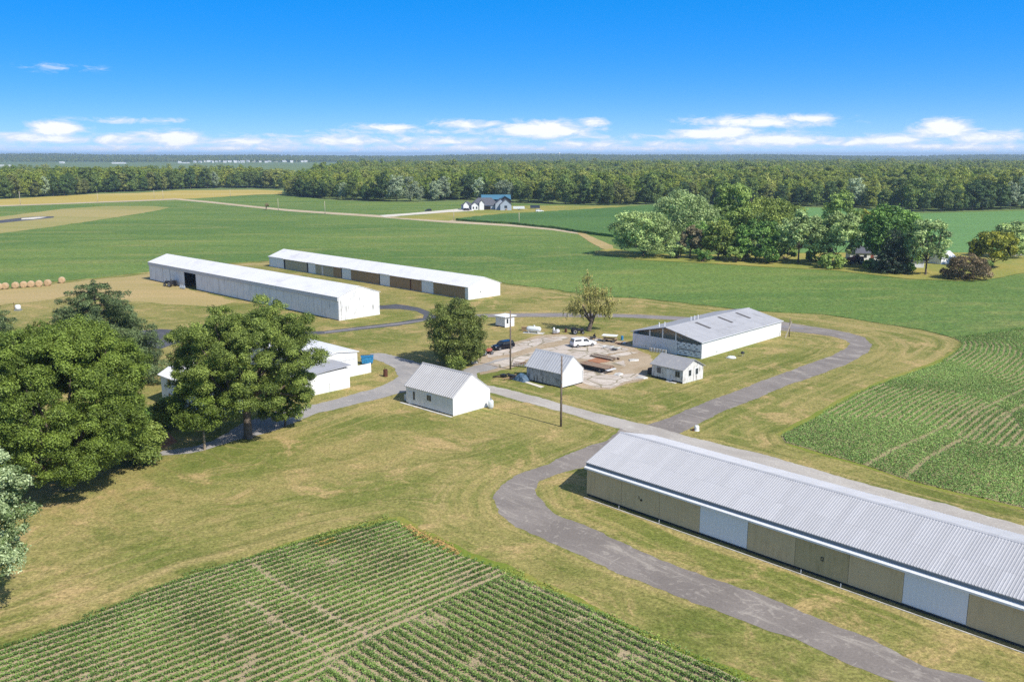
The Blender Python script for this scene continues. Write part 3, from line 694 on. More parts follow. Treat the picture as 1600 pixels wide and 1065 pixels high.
L = {}
L['oak'] = leafmat('oak leaves', (0.131, 0.198, 0.033), (0.268, 0.329, 0.072))
L['oak2'] = leafmat('bright broad leaves', (0.123, 0.187, 0.024), (0.208, 0.278, 0.047))
L['pine'] = leafmat('blue green needles', (0.075, 0.123, 0.042), (0.163, 0.216, 0.084), trans=.2)
L['silver'] = leafmat('silvery maple leaves', (0.130, 0.225, 0.040), (0.50, 0.58, 0.33), var=.4)
L['lime'] = leafmat('yellow green leaves', (0.186, 0.269, 0.045), (0.342, 0.401, 0.092))
L['sage'] = leafmat('sage willow leaves', (0.221, 0.312, 0.096), (0.490, 0.605, 0.226))
L['grey'] = leafmat('grey green leaves', (0.230, 0.324, 0.113), (0.473, 0.584, 0.235))
L['deep'] = leafmat('deep green leaves', (0.090, 0.213, 0.042), (0.230, 0.371, 0.078))
L['spruce'] = leafmat('dark spruce needles', (0.020, 0.043, 0.020), (0.046, 0.080, 0.038), trans=.1)
L['olive'] = leafmat('olive leaves', (0.201, 0.318, 0.062), (0.391, 0.495, 0.131))
L['yellow'] = leafmat('yellowish willow leaves', (0.282, 0.293, 0.075), (0.490, 0.443, 0.151))
L['red'] = leafmat('reddish bush leaves', (0.135, 0.115, 0.050), (0.270, 0.190, 0.100))
L['brown'] = leafmat('browning leaves', (0.20, 0.18, 0.09), (0.32, 0.27, 0.145))
L['gold'] = leafmat('green and gold leaves', (0.133, 0.195, 0.021), (0.371, 0.362, 0.044))
L['round'] = leafmat('olive green leaves', (0.125, 0.170, 0.034), (0.235, 0.275, 0.068))
L['dryweed'] = leafmat('dry orange leaves', (0.30, 0.22, 0.07), (0.44, 0.29, 0.11), trans=.2)
L['crop'] = leafmat('soybean leaves', (0.111, 0.211, 0.040), (0.212, 0.310, 0.076), trans=.25)
L['crop2'] = leafmat('dry edged soybean leaves', (0.155, 0.300, 0.057), (0.309, 0.437, 0.121), trans=.25)
L['forest'] = leafmat('woodland leaves', None, by_obj=False, var=.40, ramp=[(0.0, (0.144, 0.235, 0.032)), (0.22, (0.220, 0.307, 0.045)), (0.45, (0.324, 0.369, 0.059)), (0.62, (0.194, 0.271, 0.050)), (0.78, (0.389, 0.407, 0.076)), (0.9, (0.389, 0.434, 0.135)), (1.0, (0.154, 0.258, 0.042))])
L['edge'] = leafmat('wood edge leaves', None, by_obj=True, var=.35)

# near trees ------------------------------------------------------
broad_tree('broadleaf_tree', G(108, 764), 'huge bright green broadleaf tree with trunk on the lawn edge, in front of the pines', 'tree', hgt(108, 764, 500), 11.6, 11, L['oak2'], leaf=.235, n=340000, blobs=560, zlow=.1, trunk=3.0, r0=.5, rb=(.045, .125), hollow=.60, flat=.7, jitter=.65, limbs_k=14)
broad_tree('broadleaf_tree', G(-20, 716), 'big broadleaf tree cut by the photo edge, behind the huge bright tree', 'tree', hgt(-20, 716, 515), 10.5, 12, L['oak2'], leaf=.30, n=90000, blobs=170, zlow=1, trunk=3, r0=.5, rb=(.09, .16), hollow=.66, flat=.7, jitter=.65)
broad_tree('shrub', G(222, 722), 'leafy green shrub spreading low at the right foot of the huge bright tree', 'shrub', 5.4, 3.6, 13, L['oak'], leaf=.36, n=9000, blobs=22, zlow=.05, trunk=.6, r0=.1, rb=(.24, .36), hollow=.4, flat=.8)
broad_tree('shrub', G(196, 706), 'darker shrub between the low leafy shrub and the huge bright tree', 'shrub', 7.0, 3.8, 14, L['deep'], leaf=.36, n=8000, blobs=20, zlow=.05, trunk=.8, r0=.1, rb=(.24, .36), hollow=.4, flat=.8)
broad_tree('shrub', G(258, 668), 'deep green shrub between the farmhouse and the huge bright tree', 'shrub', 4.6, 3.4, 21, L['oak'], leaf=.34, n=9000, blobs=26, zlow=0, trunk=.6, r0=.1, rb=(.22, .34), hollow=.4)
broad_tree('oak_tree', G(388, 684), 'great spreading oak with forked trunk and gaps showing white roofs', 'tree', 20.3, 11.8, 15, L['oak'], leaf=.225, n=260000, ry=10.5, blobs=520, zlow=.9, trunk=6.5, r0=.55, rb=(.04, .115), hollow=.38, flat=.65, limbs_k=34, jitter=.75)
broad_tree('young_tree', G(320, 702), 'slim young tree with pale trunk in front of the great oak', 'tree', 10.2, 5.8, 16, L['oak2'], leaf=.26, n=26000, blobs=80, zlow=2.0, trunk=3.4, r0=.16, rb=(.10, .19), hollow=.45, flat=.55, limbs_k=12, bark='bark_pale')
broad_tree('silver_maple', G(-40, 990), 'silvery leaved maple at the left photo edge with pale leaf undersides', 'tree', hgt(-40, 990, 698), 5.4, 17, L['silver'], leaf=.25, n=60000, blobs=170, zlow=.3, trunk=2, r0=.25, rb=(.12, .2), hollow=.55, flat=.7, up=.1)
broad_tree('round_tree', G(717, 568), 'round bushy tree between the drive and the dark vehicle', 'tree', 13.2, 6.6, 18, L['round'], leaf=.27, n=62000, blobs=190, zlow=-.4, trunk=1.6, r0=.3, rb=(.12, .2), hollow=.55, flat=.8)
broad_tree('shrub', G(714, 578), 'dark green shrub at the foot of the round bushy tree', 'shrub', 2.6, 2.4, 19, L['oak'], leaf=.3, n=3500, blobs=14, zlow=.0, trunk=.3, r0=.06, rb=(.3, .42), hollow=.3)
broad_tree('tree', G(446, 666), 'low leafy tree hugging the right flank of the great oak', 'tree', 6.5, 4.6, 20, L['oak'], leaf=.26, n=26000, blobs=80, zlow=.6, trunk=2, r0=.16, rb=(.10, .2), hollow=.5, flat=.6)

def pine_tree(loc, label, H, Rm, seed, n=26000, name='pine_tree', mat='pine', leaf=.42, z0=1.5, dens=1.0, sag=-.12):
    r = np.random.default_rng(seed); mb = MB()
    mb.path([(0, 0, -.3), (0, 0, H * .5), (0, 0, H * .97)], [.42, .26, .05], n=9)
    bl = []
    lev = int(14 * dens)
    for j in range(lev):
        q = (j + .35) / lev; z = z0 + (H - z0 - .6) * q ** .92
        rad = Rm * (1 - q) ** .42 * r.uniform(.85, 1.1) + .3
        k = int(5 + 5 * (1 - q))
        ph = r.uniform(0, 6.28)
        for i in range(k):
            a = ph + 6.283 * i / k + r.normal() * .2; rr = rad * r.uniform(.75, 1.12)
            for s in (.45, .72, 1.0):
                if rr * s < .5 and s < 1: continue
                bl.append((math.cos(a) * rr * s, math.sin(a) * rr * s, z + sag * rr * s + .28 * (s - .5) * rr * .3, (.62 + .125 * Rm * (1 - q)) * (1.15 - .3 * s)))
            mb.path([(0, 0, z - .3), (math.cos(a) * rr * .5, math.sin(a) * rr * .5, z - .1), (math.cos(a) * rr * .95, math.sin(a) * rr * .95, z + sag * rr)], [.10, .06, .02], n=5)
    bl.append((0, 0, H - .5, .5))
    C, A, B, t = blob_leaves(np.array(bl), n, leaf, r, flat=.62, up=.5, jitter=.6)
    A = A * 1.25; B = B * .55
    me = quads_mesh(name + '_needles', C, A, B, t, L[mat])
    return add_tree(name, loc, label, 'tree', me, mb)
pine_tree(G(160, 592), 'broad blue green pine standing behind the huge bright tree', 18.4, 10.5, 31, n=150000, leaf=.36)
pine_tree(G(-22, 592), 'blue green pine cut by the photo edge, left of the broad pine', 15.4, 8.0, 32, n=85000, leaf=.36)

def willow(loc, label, seed):
    r = np.random.default_rng(seed); mb = MB(); H = 13.3
    mb.path([(0, 0, -.3), (-.15, 0, .4), (.4, 0, 2.0), (1.2, .2, 4.2)], [.75, .55, .45, .34], n=10)
    tips = []
    ends = [(-4.6, .5, 5.8), (-3.6, -1, 8.2), (-1.4, 0, 10.6), (-.6, .4, 13.0), (1.2, -.3, 10.4), (3.4, .3, 10.0), (5.2, -.6, 7.4), (4.4, 1, 5.0), (.2, -1.2, 7.0), (-2.4, 1.2, 5.4), (2.6, -1.4, 6.0)]
    for e in ends:
        s = Vector((.4, 0, 2.0)) if e[0] < 0 else Vector((1.0, .1, 3.8))
        m = s.lerp(Vector(e), .5) + Vector((0, 0, .8))
        mb.path([tuple(s), tuple(m), e], [.24, .13, .03], n=6)
        tips.append((e, m))
    Cs, Ns = [], []
    for e, m in tips:
        for k in range(46):
            q = r.uniform(.35, 1.05); p = np.array(m.lerp(Vector(e), q)) + r.normal(size=3) * [.75, .75, .45]
            ln = r.uniform(.5, 2.3); kk = int(5 + ln * 6)
            for j in range(kk):
                Cs.append(p - [r.normal() * .12, r.normal() * .12, ln * j / kk])
    C = np.array(Cs); N = unit(r.normal(size=C.shape) + [.2, -.2, .4]); 
    A = np.tile(np.array([0, 0, 1.0]), (len(C), 1)) + r.normal(size=C.shape) * .35; A = unit(A)
    B = unit(np.cross(A, N)); s = .32 * r.uniform(.6, 1.4, size=(len(C), 1))
    me = quads_mesh('willow_leaves', C, A * s * .7, B * s * .3, .5 + r.normal(size=len(C)) * .3, L['yellow'])
    return add_tree('willow_tree', loc, label, 'tree', me, mb)
willow(G(921, 517), 'thin leaning willow with sparse yellowish leaves beyond the parked white pickup', 41)

# farmstead trees -------------------------------------------------
def ft(px, py, ytop, rpx, seed, mat, label, n=5200, leaf=.85, name='tree', cat='tree', blobs=40, zlow=.5, trunk=2.0, ry=None, **kw):
    g = G(px, py, .24); g.z = .24
    H = hgt(px, py, ytop) - .4
    rx = rpx / F * (g.y * CT) * 1.10; n = int(n * 2.1); blobs = int(blobs * 1.9)
    return broad_tree(name, g, label, cat, H, rx, seed, L[mat], leaf=leaf, n=n, blobs=blobs, zlow=zlow, trunk=trunk, r0=kw.pop('r0', .3), rb=kw.pop('rb', (.13, .22)), hollow=kw.pop('hollow', .55), dome=.7, ry=(ry / F * g.y * CT if ry else None), **kw)
ft(1005, 400, 329, 50, 51, 'sage', 'broad sage green willow standing leftmost in the farmstead grove', n=9000, blobs=70, zlow=.2, name='willow_tree')
ft(1078, 403, 351, 18, 52, 'brown', 'thin browning tree just right of the sage green willow', n=5200, blobs=30, trunk=3, zlow=1.2, limbs_k=5)
ft(1122, 405, 343, 27, 53, 'lime', 'upright yellow green tree at the front of the grove', n=4500, blobs=40, zlow=.3)
ft(1066, 388, 297, 52, 54, 'grey', 'tall pale grey green tree behind the browning tree', n=8000, blobs=60, zlow=1)
ft(1143, 386, 285, 31, 55, 'olive', 'tallest olive green tree in the middle of the grove', n=6500, blobs=50, zlow=.5)
ft(1206, 388, 307, 54, 56, 'lime', 'wide yellow green tree behind the dark front trees of the grove', n=8500, blobs=60, zlow=.5)
ft(1180, 407, 341, 36, 57, 'deep', 'dark green tree in the shade between the upright tree and the elm', n=5200, blobs=44, zlow=.2)
ft(1247, 411, 327, 38, 58, 'grey', 'grey green elm with a bare straight trunk on the grove lawn', n=5000, blobs=40, zlow=4.5, trunk=6, limbs_k=14, ry=30)
ft(1305, 414, 331, 40, 59, 'sage', 'dusty sage tree right of the bare trunked elm', n=6500, blobs=46, zlow=1.5, trunk=4)
ft(1300, 419, 394, 21, 60, 'olive', 'low olive shrub under the dusty sage tree', n=2200, blobs=20, name='shrub', cat='shrub', zlow=0, trunk=.5, leaf=.65)
ft(1308, 382, 297, 31, 61, 'olive', 'tall loose olive tree behind the dusty sage tree', n=4200, blobs=34, zlow=1)
ft(1390, 418, 318, 50, 62, 'deep', 'massive dark green maple with golden top over the farmhouse', n=11000, blobs=70, zlow=1.8, trunk=4, r0=.5)
ft(1352, 380, 326, 20, 72, 'gold', 'golden topped tree peeping out behind the massive dark maple', n=2400, blobs=24, zlow=8, trunk=8)
pine_tree(G(1393, 426, .24), 'dark pointed spruce in front of the massive maple', 15.5, 6.0, 63, n=5200, name='spruce_tree', mat='spruce', leaf=.8, z0=.6)
ft(1446, 429, 342, 33, 64, 'grey', 'sparse grey green tree right of the dark spruce', n=3400, blobs=40, zlow=3, trunk=5, limbs_k=16)
ft(1506, 435, 394, 36, 65, 'red', 'wide reddish brown bush at the right end of the farmyard', n=4200, blobs=34, name='bush', cat='bush', zlow=0, trunk=.5, leaf=.6)
ft(1551, 417, 361, 37, 66, 'gold', 'rounded bush like tree with gold tips at the farmyard end', n=5200, blobs=40, zlow=.3)
ft(1577, 402, 345, 33, 67, 'sage', 'pale sage tree behind the gold tipped tree', n=4200, blobs=40, zlow=.3)
ft(1538, 425, 404, 12, 68, 'olive', 'small green shrub between the reddish bush and the gold tipped tree', n=1100, blobs=14, name='shrub', cat='shrub', zlow=0, trunk=.4, leaf=.6)
ft(1225, 396, 356, 25, 69, 'deep', 'dark filler tree deep inside the grove behind the elm', n=3000, blobs=30, zlow=.3)
ft(1160, 408, 385, 14, 70, 'brown', 'dead brown brush at the foot of the dark shaded tree', n=900, blobs=16, name='bush', cat='bush', zlow=0, trunk=.4, leaf=.6)
ft(1095, 396, 345, 26, 71, 'deep', 'dark tree hidden behind the browning tree', n=3200, blobs=30, zlow=.5)
for i_, (px, py, yt, rp, mt, lb) in enumerate([(1097, 408, 388, 15, 'deep', 'dark brush at the foot of the upright yellow green tree'), (1150, 409, 384, 17, 'olive', 'olive brush filling the front of the grove beside the dead brown brush'), (1200, 411, 382, 20, 'deep', 'deep green brush left of the elm trunk'), (1228, 405, 380, 17, 'olive', 'olive brush behind the elm trunk'), (1060, 404, 380, 14, 'sage', 'sage brush joining the broad willow and the browning tree'), (1275, 408, 385, 17, 'olive', 'olive brush right of the elm trunk'), (1418, 424, 408, 13, 'deep', 'dark brush beside the low grey shed'), (1362, 419, 402, 16, 'olive', 'olive brush hiding the foot of the grey roofed farmhouse')]):
    ft(px, py, yt, rp, 80 + i_, mt, lb, n=1500, blobs=16, name='shrub', cat='shrub', zlow=0, trunk=.4, leaf=.7)
ft(416, 328, 317, 4.5, 73, 'brown', 'small orange brown tree beside the country road', n=500, blobs=10, leaf=.8, zlow=.3, trunk=1)

# far wood ---------------------------------------------------------
ARCH = []
for i, (rx, H, bl, fl) in enumerate([(7.5, 24, 26, .8), (6.5, 26, 26, .9), (8.5, 22, 28, .7), (6.0, 23, 22, .9), (7.8, 25.5, 30, .75)]):
    r = np.random.default_rng(100 + i)
    b_ = ellipsoid_blobs(rx, rx, H * .48, H * .52, bl * 2, r, (.22, .36), .5, -1, .4)
    C, A, B, t = blob_leaves(b_, 3200, 1.25, r, flat=fl, jitter=.42, up=.5, fuzz=.10)
    ARCH.append((quads_mesh('woodland_leaves', C, A, B, t, L['edge']), limbs(MB(), b_, 4, .35, r, 5)))
EDGE = [(442, 305.6), (470, 308), (501, 310.6), (540, 313), (577, 315), (653, 315.8), (725, 312.5), (760, 314), (800, 317), (876, 319.6), (952, 321.6), (1015, 319.8), (1080, 320.5), (1200, 321), (1339, 324.7), (1441, 332), (1517, 331), (1600, 327), (1700, 325)]
LEFT = [(-60, 313), (0, 311), (70, 307.5), (101, 306.5), (152, 301.5), (215, 299.5), (279, 296), (330, 294.5), (400, 294), (440, 296)]
KINDS = [('silvery green', (0.36, 0.43, 0.255)), ('dark green', (0.095, 0.158, 0.042)), ('olive green', (0.25, 0.275, 0.075)), ('mid green', (0.165, 0.23, 0.055))]
def edge_row(line, spacing, kinds_p, where, seed, back=0, sc=1.0):
    r = np.random.default_rng(seed); pts = [G(*p) for p in line]; made = {}
    d = r.uniform(0, spacing)
    for a, b in zip(pts, pts[1:]):
        Ln = (b - a).length
        while d < Ln:
            p = a.lerp(b, d / Ln); mid = P(p)[0]
            pr = np.array(kinds_p, float)
            if 600 < mid < 800 and where == 'far wood': pr = np.array([.6, .16, .08, .16])
            k = int(r.choice(4, p=pr / pr.sum())); kn, kc = KINDS[k]
            arch = int(r.integers(len(ARCH)))
            loc = Vector((p.x + r.normal() * 1.5, p.y + 5 + back + abs(r.normal()) * 3, 0))
            lab = f'{kn} tree in the front row of the {where}'
            key = arch
            root = empty('woodland_tree', loc, r.uniform(0, 360), lab, 'tree', f'{kn} trees along the front of the {where}')
            s = sc * r.uniform(.6, 1.1); root.scale = (s, s, s * r.uniform(.92, 1.05))
            c = bpy.data.objects.new('crown', ARCH[arch][0]); COL.objects.link(c); c.parent = root
            kk_ = r.uniform(.75, 1.2); c.color = tuple(x * kk_ for x in kc) + (1,)
            if arch not in TRK: TRK[arch] = ARCH[arch][1].build('trunk', 'bark', root).data
            else:
                tt = bpy.data.objects.new('trunk', TRK[arch]); COL.objects.link(tt); tt.parent = root
            SRC.setdefault(arch, c)
            d += spacing * r.uniform(.7, 1.35)
        d -= Ln
TRK, SRC = {}, {}
edge_row(EDGE, 11.5, (.10, .40, .18, .32), 'far wood', 201)
edge_row(LEFT, 12.5, (.14, .3, .22, .34), 'left treeline', 202, sc=1.08)

# woodland masses: points carrying instances of the edge trees' crowns
def wood(name, pts, label, smin, smax, seed, zs=1.0):
    """one object: points with woodland crowns instanced on them by geometry nodes"""
    me = bpy.data.meshes.new(name); me.from_pydata([tuple(p) for p in pts], [], []); me.update()
    pa = np.array(pts)[:, :2]; rr = np.random.default_rng(seed + 70)
    nz_ = value_noise(pa + 20000, 70.0, seed + 1) * .55 + value_noise(pa + 20000, 26.0, seed + 2) * .45
    sz = smin + (smax - smin) * np.clip(.15 + 1.0 * (nz_ - .25) + rr.normal(size=len(pa)) * .18, 0, 1.25)
    at_ = me.attributes.new('size', 'FLOAT', 'POINT'); at_.data.foreach_set('value', sz.astype(np.float32))
    o = bpy.data.objects.new(name, me); COL.objects.link(o)
    tag(o, label, 'wood', kind='stuff')
    ng = bpy.data.node_groups.new(name + '_nodes', 'GeometryNodeTree')
    ng.interface.new_socket('Geometry', in_out='INPUT', socket_type='NodeSocketGeometry')
    ng.interface.new_socket('Geometry', in_out='OUTPUT', socket_type='NodeSocketGeometry')
    N = ng.nodes; gi = N.new('NodeGroupInput'); go = N.new('NodeGroupOutput')
    jn = N.new('GeometryNodeJoinGeometry')
    for i in range(5):
        oi = N.new('GeometryNodeObjectInfo'); oi.transform_space = 'ORIGINAL'; oi.inputs['As Instance'].default_value = True
        oi.inputs['Object'].default_value = SRC[i]
        sm = N.new('GeometryNodeSetMaterial')
        sm.inputs['Material'].default_value = L['forest']
        rl = N.new('GeometryNodeRealizeInstances'); ng.links.new(oi.outputs['Geometry'], rl.inputs[0]); ng.links.new(rl.outputs[0], sm.inputs[0])
        g2 = N.new('GeometryNodeGeometryToInstance'); ng.links.new(sm.outputs[0], g2.inputs[0]); ng.links.new(g2.outputs[0], jn.inputs[0])
    ip = N.new('GeometryNodeInstanceOnPoints'); ip.inputs['Pick Instance'].default_value = True
    ng.links.new(gi.outputs[0], ip.inputs['Points']); ng.links.new(jn.outputs[0], ip.inputs['Instance'])
    rv = N.new('FunctionNodeRandomValue'); rv.data_type = 'FLOAT_VECTOR'; rv.inputs[1].default_value = (6.283, 0, 0)
    rv.inputs[0].default_value = (0, 0, 0); rv.inputs[1].default_value = (0, 0, 6.283); rv.inputs['Seed'].default_value = seed
    rs = N.new('GeometryNodeInputNamedAttribute'); rs.data_type = 'FLOAT'; rs.inputs['Name'].default_value = 'size'
    ng.links.new(rv.outputs[0], ip.inputs['Rotation']); ng.links.new(rs.outputs[0], ip.inputs['Scale'])
    ng.links.new(ip.outputs[0], go.inputs[0])
    md = o.modifiers.new('woodland', 'NODES'); md.node_group = ng
    return o

def in_poly(px, py, poly):
    x, y = np.asarray(px), np.asarray(py); c = np.zeros(x.shape, bool); n = len(poly)
    for i in range(n):
        (x0, y0), (x1, y1) = poly[i], poly[(i + 1) % n]
        if y0 == y1: continue
        t = (y0 > y) != (y1 > y)
        c ^= t & (x < (x1 - x0) * (y - y0) / (y1 - y0) + x0)
    return c

def scatter(poly, spacing, seed, shrink=0):
    r = np.random.default_rng(seed); a = np.array(poly); lo, hi = a.min(0), a.max(0)
    n = int((hi[0] - lo[0]) * (hi[1] - lo[1]) / spacing ** 2)
    q = r.uniform(lo, hi, size=(n, 2)); q = q[in_poly(q[:, 0], q[:, 1], poly)]
    return q

ew = [tuple((G(*p) + Vector((0, 13, 0))).xy) for p in EDGE]
wp = ew + [(560, 640), (1700, 2300), (1750, 2650), (900, 2700), (300, 2600), (-60, 2500), (-420, 2350)]
q = scatter(wp, 10.5, 301)
wood('far_wood', [(x, y, 0) for x, y in q], 'wide green wood filling the middle distance behind the fields', .55, 1.22, 11)
lw = [tuple((G(*p) + Vector((0, 14, 0))).xy) for p in LEFT]
lp = lw + [(-250, 1160), (-460, 1230), (-700, 1150)]
q2 = scatter(lp, 10.5, 302)
# scattered tree belts in the farmland beyond
r_ = np.random.default_rng(77)
wood('left_wood', [(x, y, 0) for x, y in q2], 'belt of trees behind the left treeline', .8, 1.15, 12)
pts = []
for _ in range(46):
    cx_, cy_ = r_.uniform(-300, 3600), r_.uniform(2500, 5200)
    w_, h_ = r_.uniform(120, 520), r_.uniform(40, 150)
    k = int(w_ * h_ / 190)
    pts += [(cx_ + r_.uniform(-w_, w_), cy_ + r_.uniform(-h_, h_), 0) for _ in range(k)]
for _ in range(26):
    cx_, cy_ = r_.uniform(-3300, 100), r_.uniform(4950, 5400)
    w_, h_ = r_.uniform(100, 420), r_.uniform(20, 80)
    k = int(w_ * h_ / 190)
    pts += [(cx_ + r_.uniform(-w_, w_), cy_ + r_.uniform(-h_, h_), 0) for _ in range(k)]
for _ in range(9):
    cx_, cy_ = r_.uniform(-1150, -250), r_.uniform(1350, 2300)
    pts += [(cx_ + r_.normal() * 45, cy_ + r_.normal() * 14, 0) for _ in range(12)]
wood('tree_belts', pts, 'scattered belts of trees in the farmland beyond the wood', .65, .95, 13)
pts = []
for _ in range(15000):
    x, y = r_.uniform(-5200, 5200), r_.uniform(5000, 7700)
    if abs(x) > y * .68: continue
    pts.append((x, y, hill_z(x, y)))
wood('horizon_wood', pts, 'dark line of woods on the horizon', .65, .95, 14)

# ------------------------------------------------------------------ crops
def crop_leaves(name, q, hmax, leaf, r, mat, label, tn):
    z = hmax * np.sqrt(r.random(len(q)))
    C = np.column_stack([q, z]); N = unit(r.normal(size=C.shape) * .55 + [0, 0, .8]); T, B = frames(N, r)
    s = leaf * r.uniform(.6, 1.35, size=(len(q), 1))
    me = quads_mesh(name, C, T * s * .5, B * s * .42, tn + r.normal(size=len(q)) * .22, L[mat])
    o = bpy.data.objects.new(name, me); COL.objects.link(o); tag(o, label, 'crop', kind='stuff')
    return o

r = np.random.default_rng(401)
npoly = [tuple(G(*p).xy) for p in NEAR if p[1] < 1130] + [tuple(G(1250, 1150).xy), tuple(G(-80, 1150).xy)]
npoly = [tuple(G(*p).xy) for p in [(-60, 1033)] + NEAR[1:20]] + [tuple(G(1240, 1110).xy), tuple(G(-120, 1110).xy)]
q = scatter(npoly, .080, 402)
ua, ub = dirv(42.2), dirv(-43.6)
A0 = np.array(G(620, 813).xy)
# where the rows change direction
div = [tuple(G(*p).xy) for p in [(805, 880), (760, 912), (660, 962), (575, 1003), (520, 1040), (470, 1110)]]
regB = npoly and in_poly(q[:, 0], q[:, 1], [tuple(G(*p).xy) for p in [(800, 896), (760, 912), (660, 962), (575, 1003), (520, 1040), (450, 1115), (900, 1130), (1400, 1150), (1180, 1040), (940, 940)]])
def row_snap(q, u, sp, width):
    n = np.array([-u[1], u[0]]); d = (q - A0) @ n; k = np.round(d / sp) * sp
    off = r.normal(size=len(q)) * width
    return q + np.outer(k + off - d, n), d
qa, da = row_snap(q, ua, .92, .098); qb, db = row_snap(q, ub, .95, .145)
qq = np.where(regB[:, None], qb, qa)
# wheel tracks without plants, and thin or missing patches
trk = np.zeros(len(q), bool)
for px in ([(395, 882), (425, 905), (480, 940), (530, 970), (600, 1010)], [(385, 940), (420, 960), (460, 990), (500, 1015), (560, 1060)], [(500, 1040), (560, 1003), (640, 965), (700, 935), (785, 893)], [(560, 985), (600, 968), (690, 924), (735, 897)]):
    d_, _, _ = polyline_dist(q, [tuple(G(*p).xy) for p in px]); trk |= d_ < .26 + .25 * (value_noise(q, 1.2, 5) - .5)
vn = value_noise(q, 5.0, 6) * .6 + value_noise(q, 1.3, 7) * .4
edge_d, _, _ = polyline_dist(q, npoly[1:20] if len(npoly) > 20 else npoly)
trk &= r.random(len(q)) < .8
keep = ~trk & (r.random(len(q)) < np.clip(1.9 - 1.3 * vn, .35, 1))
dense = (~regB) & (edge_d < 2.2) & (value_noise(q, 7, 9) > .42)          # thick end rows along the upper edge
keep |= dense & ~trk
bare = (value_noise(q, 3.0, 21) > .90) & (r.random(len(q)) < .8)
keep &= ~bare
crop_leaves('soybean_crop', qq[keep], .34, .155, r, 'crop', 'rows of young soybean plants in tan soil at the bottom of the photo', (.2 + .6 * value_noise(qq, 4, 8))[keep])

r = np.random.default_rng(411)
Lw = [tuple(G(*p).xy) for p in LAWN_E[4:12]]
RP = [(1490, 527.6), (1505.6, 537.5), (1501, 547), (1467.6, 568.5), (1397, 592), (1346.5, 613.5), (1273, 654), (1221, 680), (1228, 691), (1284.5, 708), (1355, 727.6), (1420, 750), (1484, 766.5), (1600, 793), (1700, 815), (1700, 510), (1600, 512)]
rpoly = [tuple(G(*p).xy) for p in RP]
sheet('crop_soil', [(p[0], p[1]) for p in RP[:14]] + [(1600, 796), (1760, 830), (1760, 496), (1600, 510)], 0.024, 'soil_green', jit=.15, step=1.2)
q = scatter(rpoly, .118, 412)
d_, ft_, nm_ = polyline_dist(q, [tuple(G(*p).xy) for p in [(1200, 487), (1284.5, 491), (1369, 504), (1439, 515), (1490, 527.6), (1503, 533), (1505.6, 537.5), (1501, 547), (1467.6, 568.5), (1397, 592), (1346.5, 613.5), (1273, 654), (1190, 700)]])
sp = 1.05
qs = ft_ + nm_ * (np.round(d_ / sp) * sp + r.normal(size=len(q)) * .19)[:, None]
d2, _, _ = polyline_dist(q, [tuple(G(*p).xy) for p in [(1190, 690), (1284, 708), (1420, 750), (1600, 793), (1800, 840)]])
head = (d2 < 14 + 6 * value_noise(q, 9, 3)) | (value_noise(q, 14, 4) > .63)
far_part = (q[:, 1] > G(1500, 525).y)
qq = np.where(head[:, None], q, qs)
trk = np.zeros(len(q), bool)
for px in ([(1352, 728), (1395, 703), (1440, 685), (1500, 655), (1640, 590)], [(1415, 745), (1450, 716), (1490, 694), (1560, 655), (1640, 612)]):
    e_, _, _ = polyline_dist(q, [tuple(G(*p).xy) for p in px]); trk |= (e_ < .34) & (r.random(len(q)) < .8)
vn = value_noise(q, 7.0, 16) * .6 + value_noise(q, 1.6, 17) * .4
keep = ~trk & (r.random(len(q)) < np.clip(1.40 - .85 * vn + .3 * head, .3, 1))
o = crop_leaves('soybean_crop', qq[keep], .28, .20, r, 'crop2', 'paler soybean rows curving round the lawn on the right of the photo', (.28 + .44 * value_noise(qq, 9, 18))[keep])

# weeds in the verges, scattered tufts
r = np.random.default_rng(421)
wv = [tuple(G(*p).xy) for p in [(391, 868), (491, 836), (552, 821), (600, 806), (630, 806), (660, 825), (726, 858), (790, 880), (880, 925), (1030, 994), (1110, 1030), (1100, 1040), (1026, 1006), (874, 934), (800, 907), (719, 871), (628, 827), (615, 815), (552, 830), (491, 845), (391, 876)]]
q = scatter(wv, .19, 422); q = q[value_noise(q, 3, 3) > .60]
dw_, _, _ = polyline_dist(q, [tuple(G(*p).xy) for p in [(632, 824), (668, 842), (718, 864)]]); q = q[dw_ > 1.5]
crop_leaves('verge_weeds', q, .3, .2, r, 'lime', 'bright weeds in the strip between the lawn and the near crop', .3 + .5 * value_noise(q, 4, 5))

q = scatter([tuple(G(*p).xy) for p in [(628, 823), (640, 821), (668, 835), (705, 851), (724, 865), (714, 870), (690, 858), (650, 842)]], .17, 431)
crop_leaves('dry_weeds', q, .4, .2, r, 'dryweed', 'orange dry weeds at the corner of the near crop', .3 + .5 * value_noise(q, 1.5, 5))

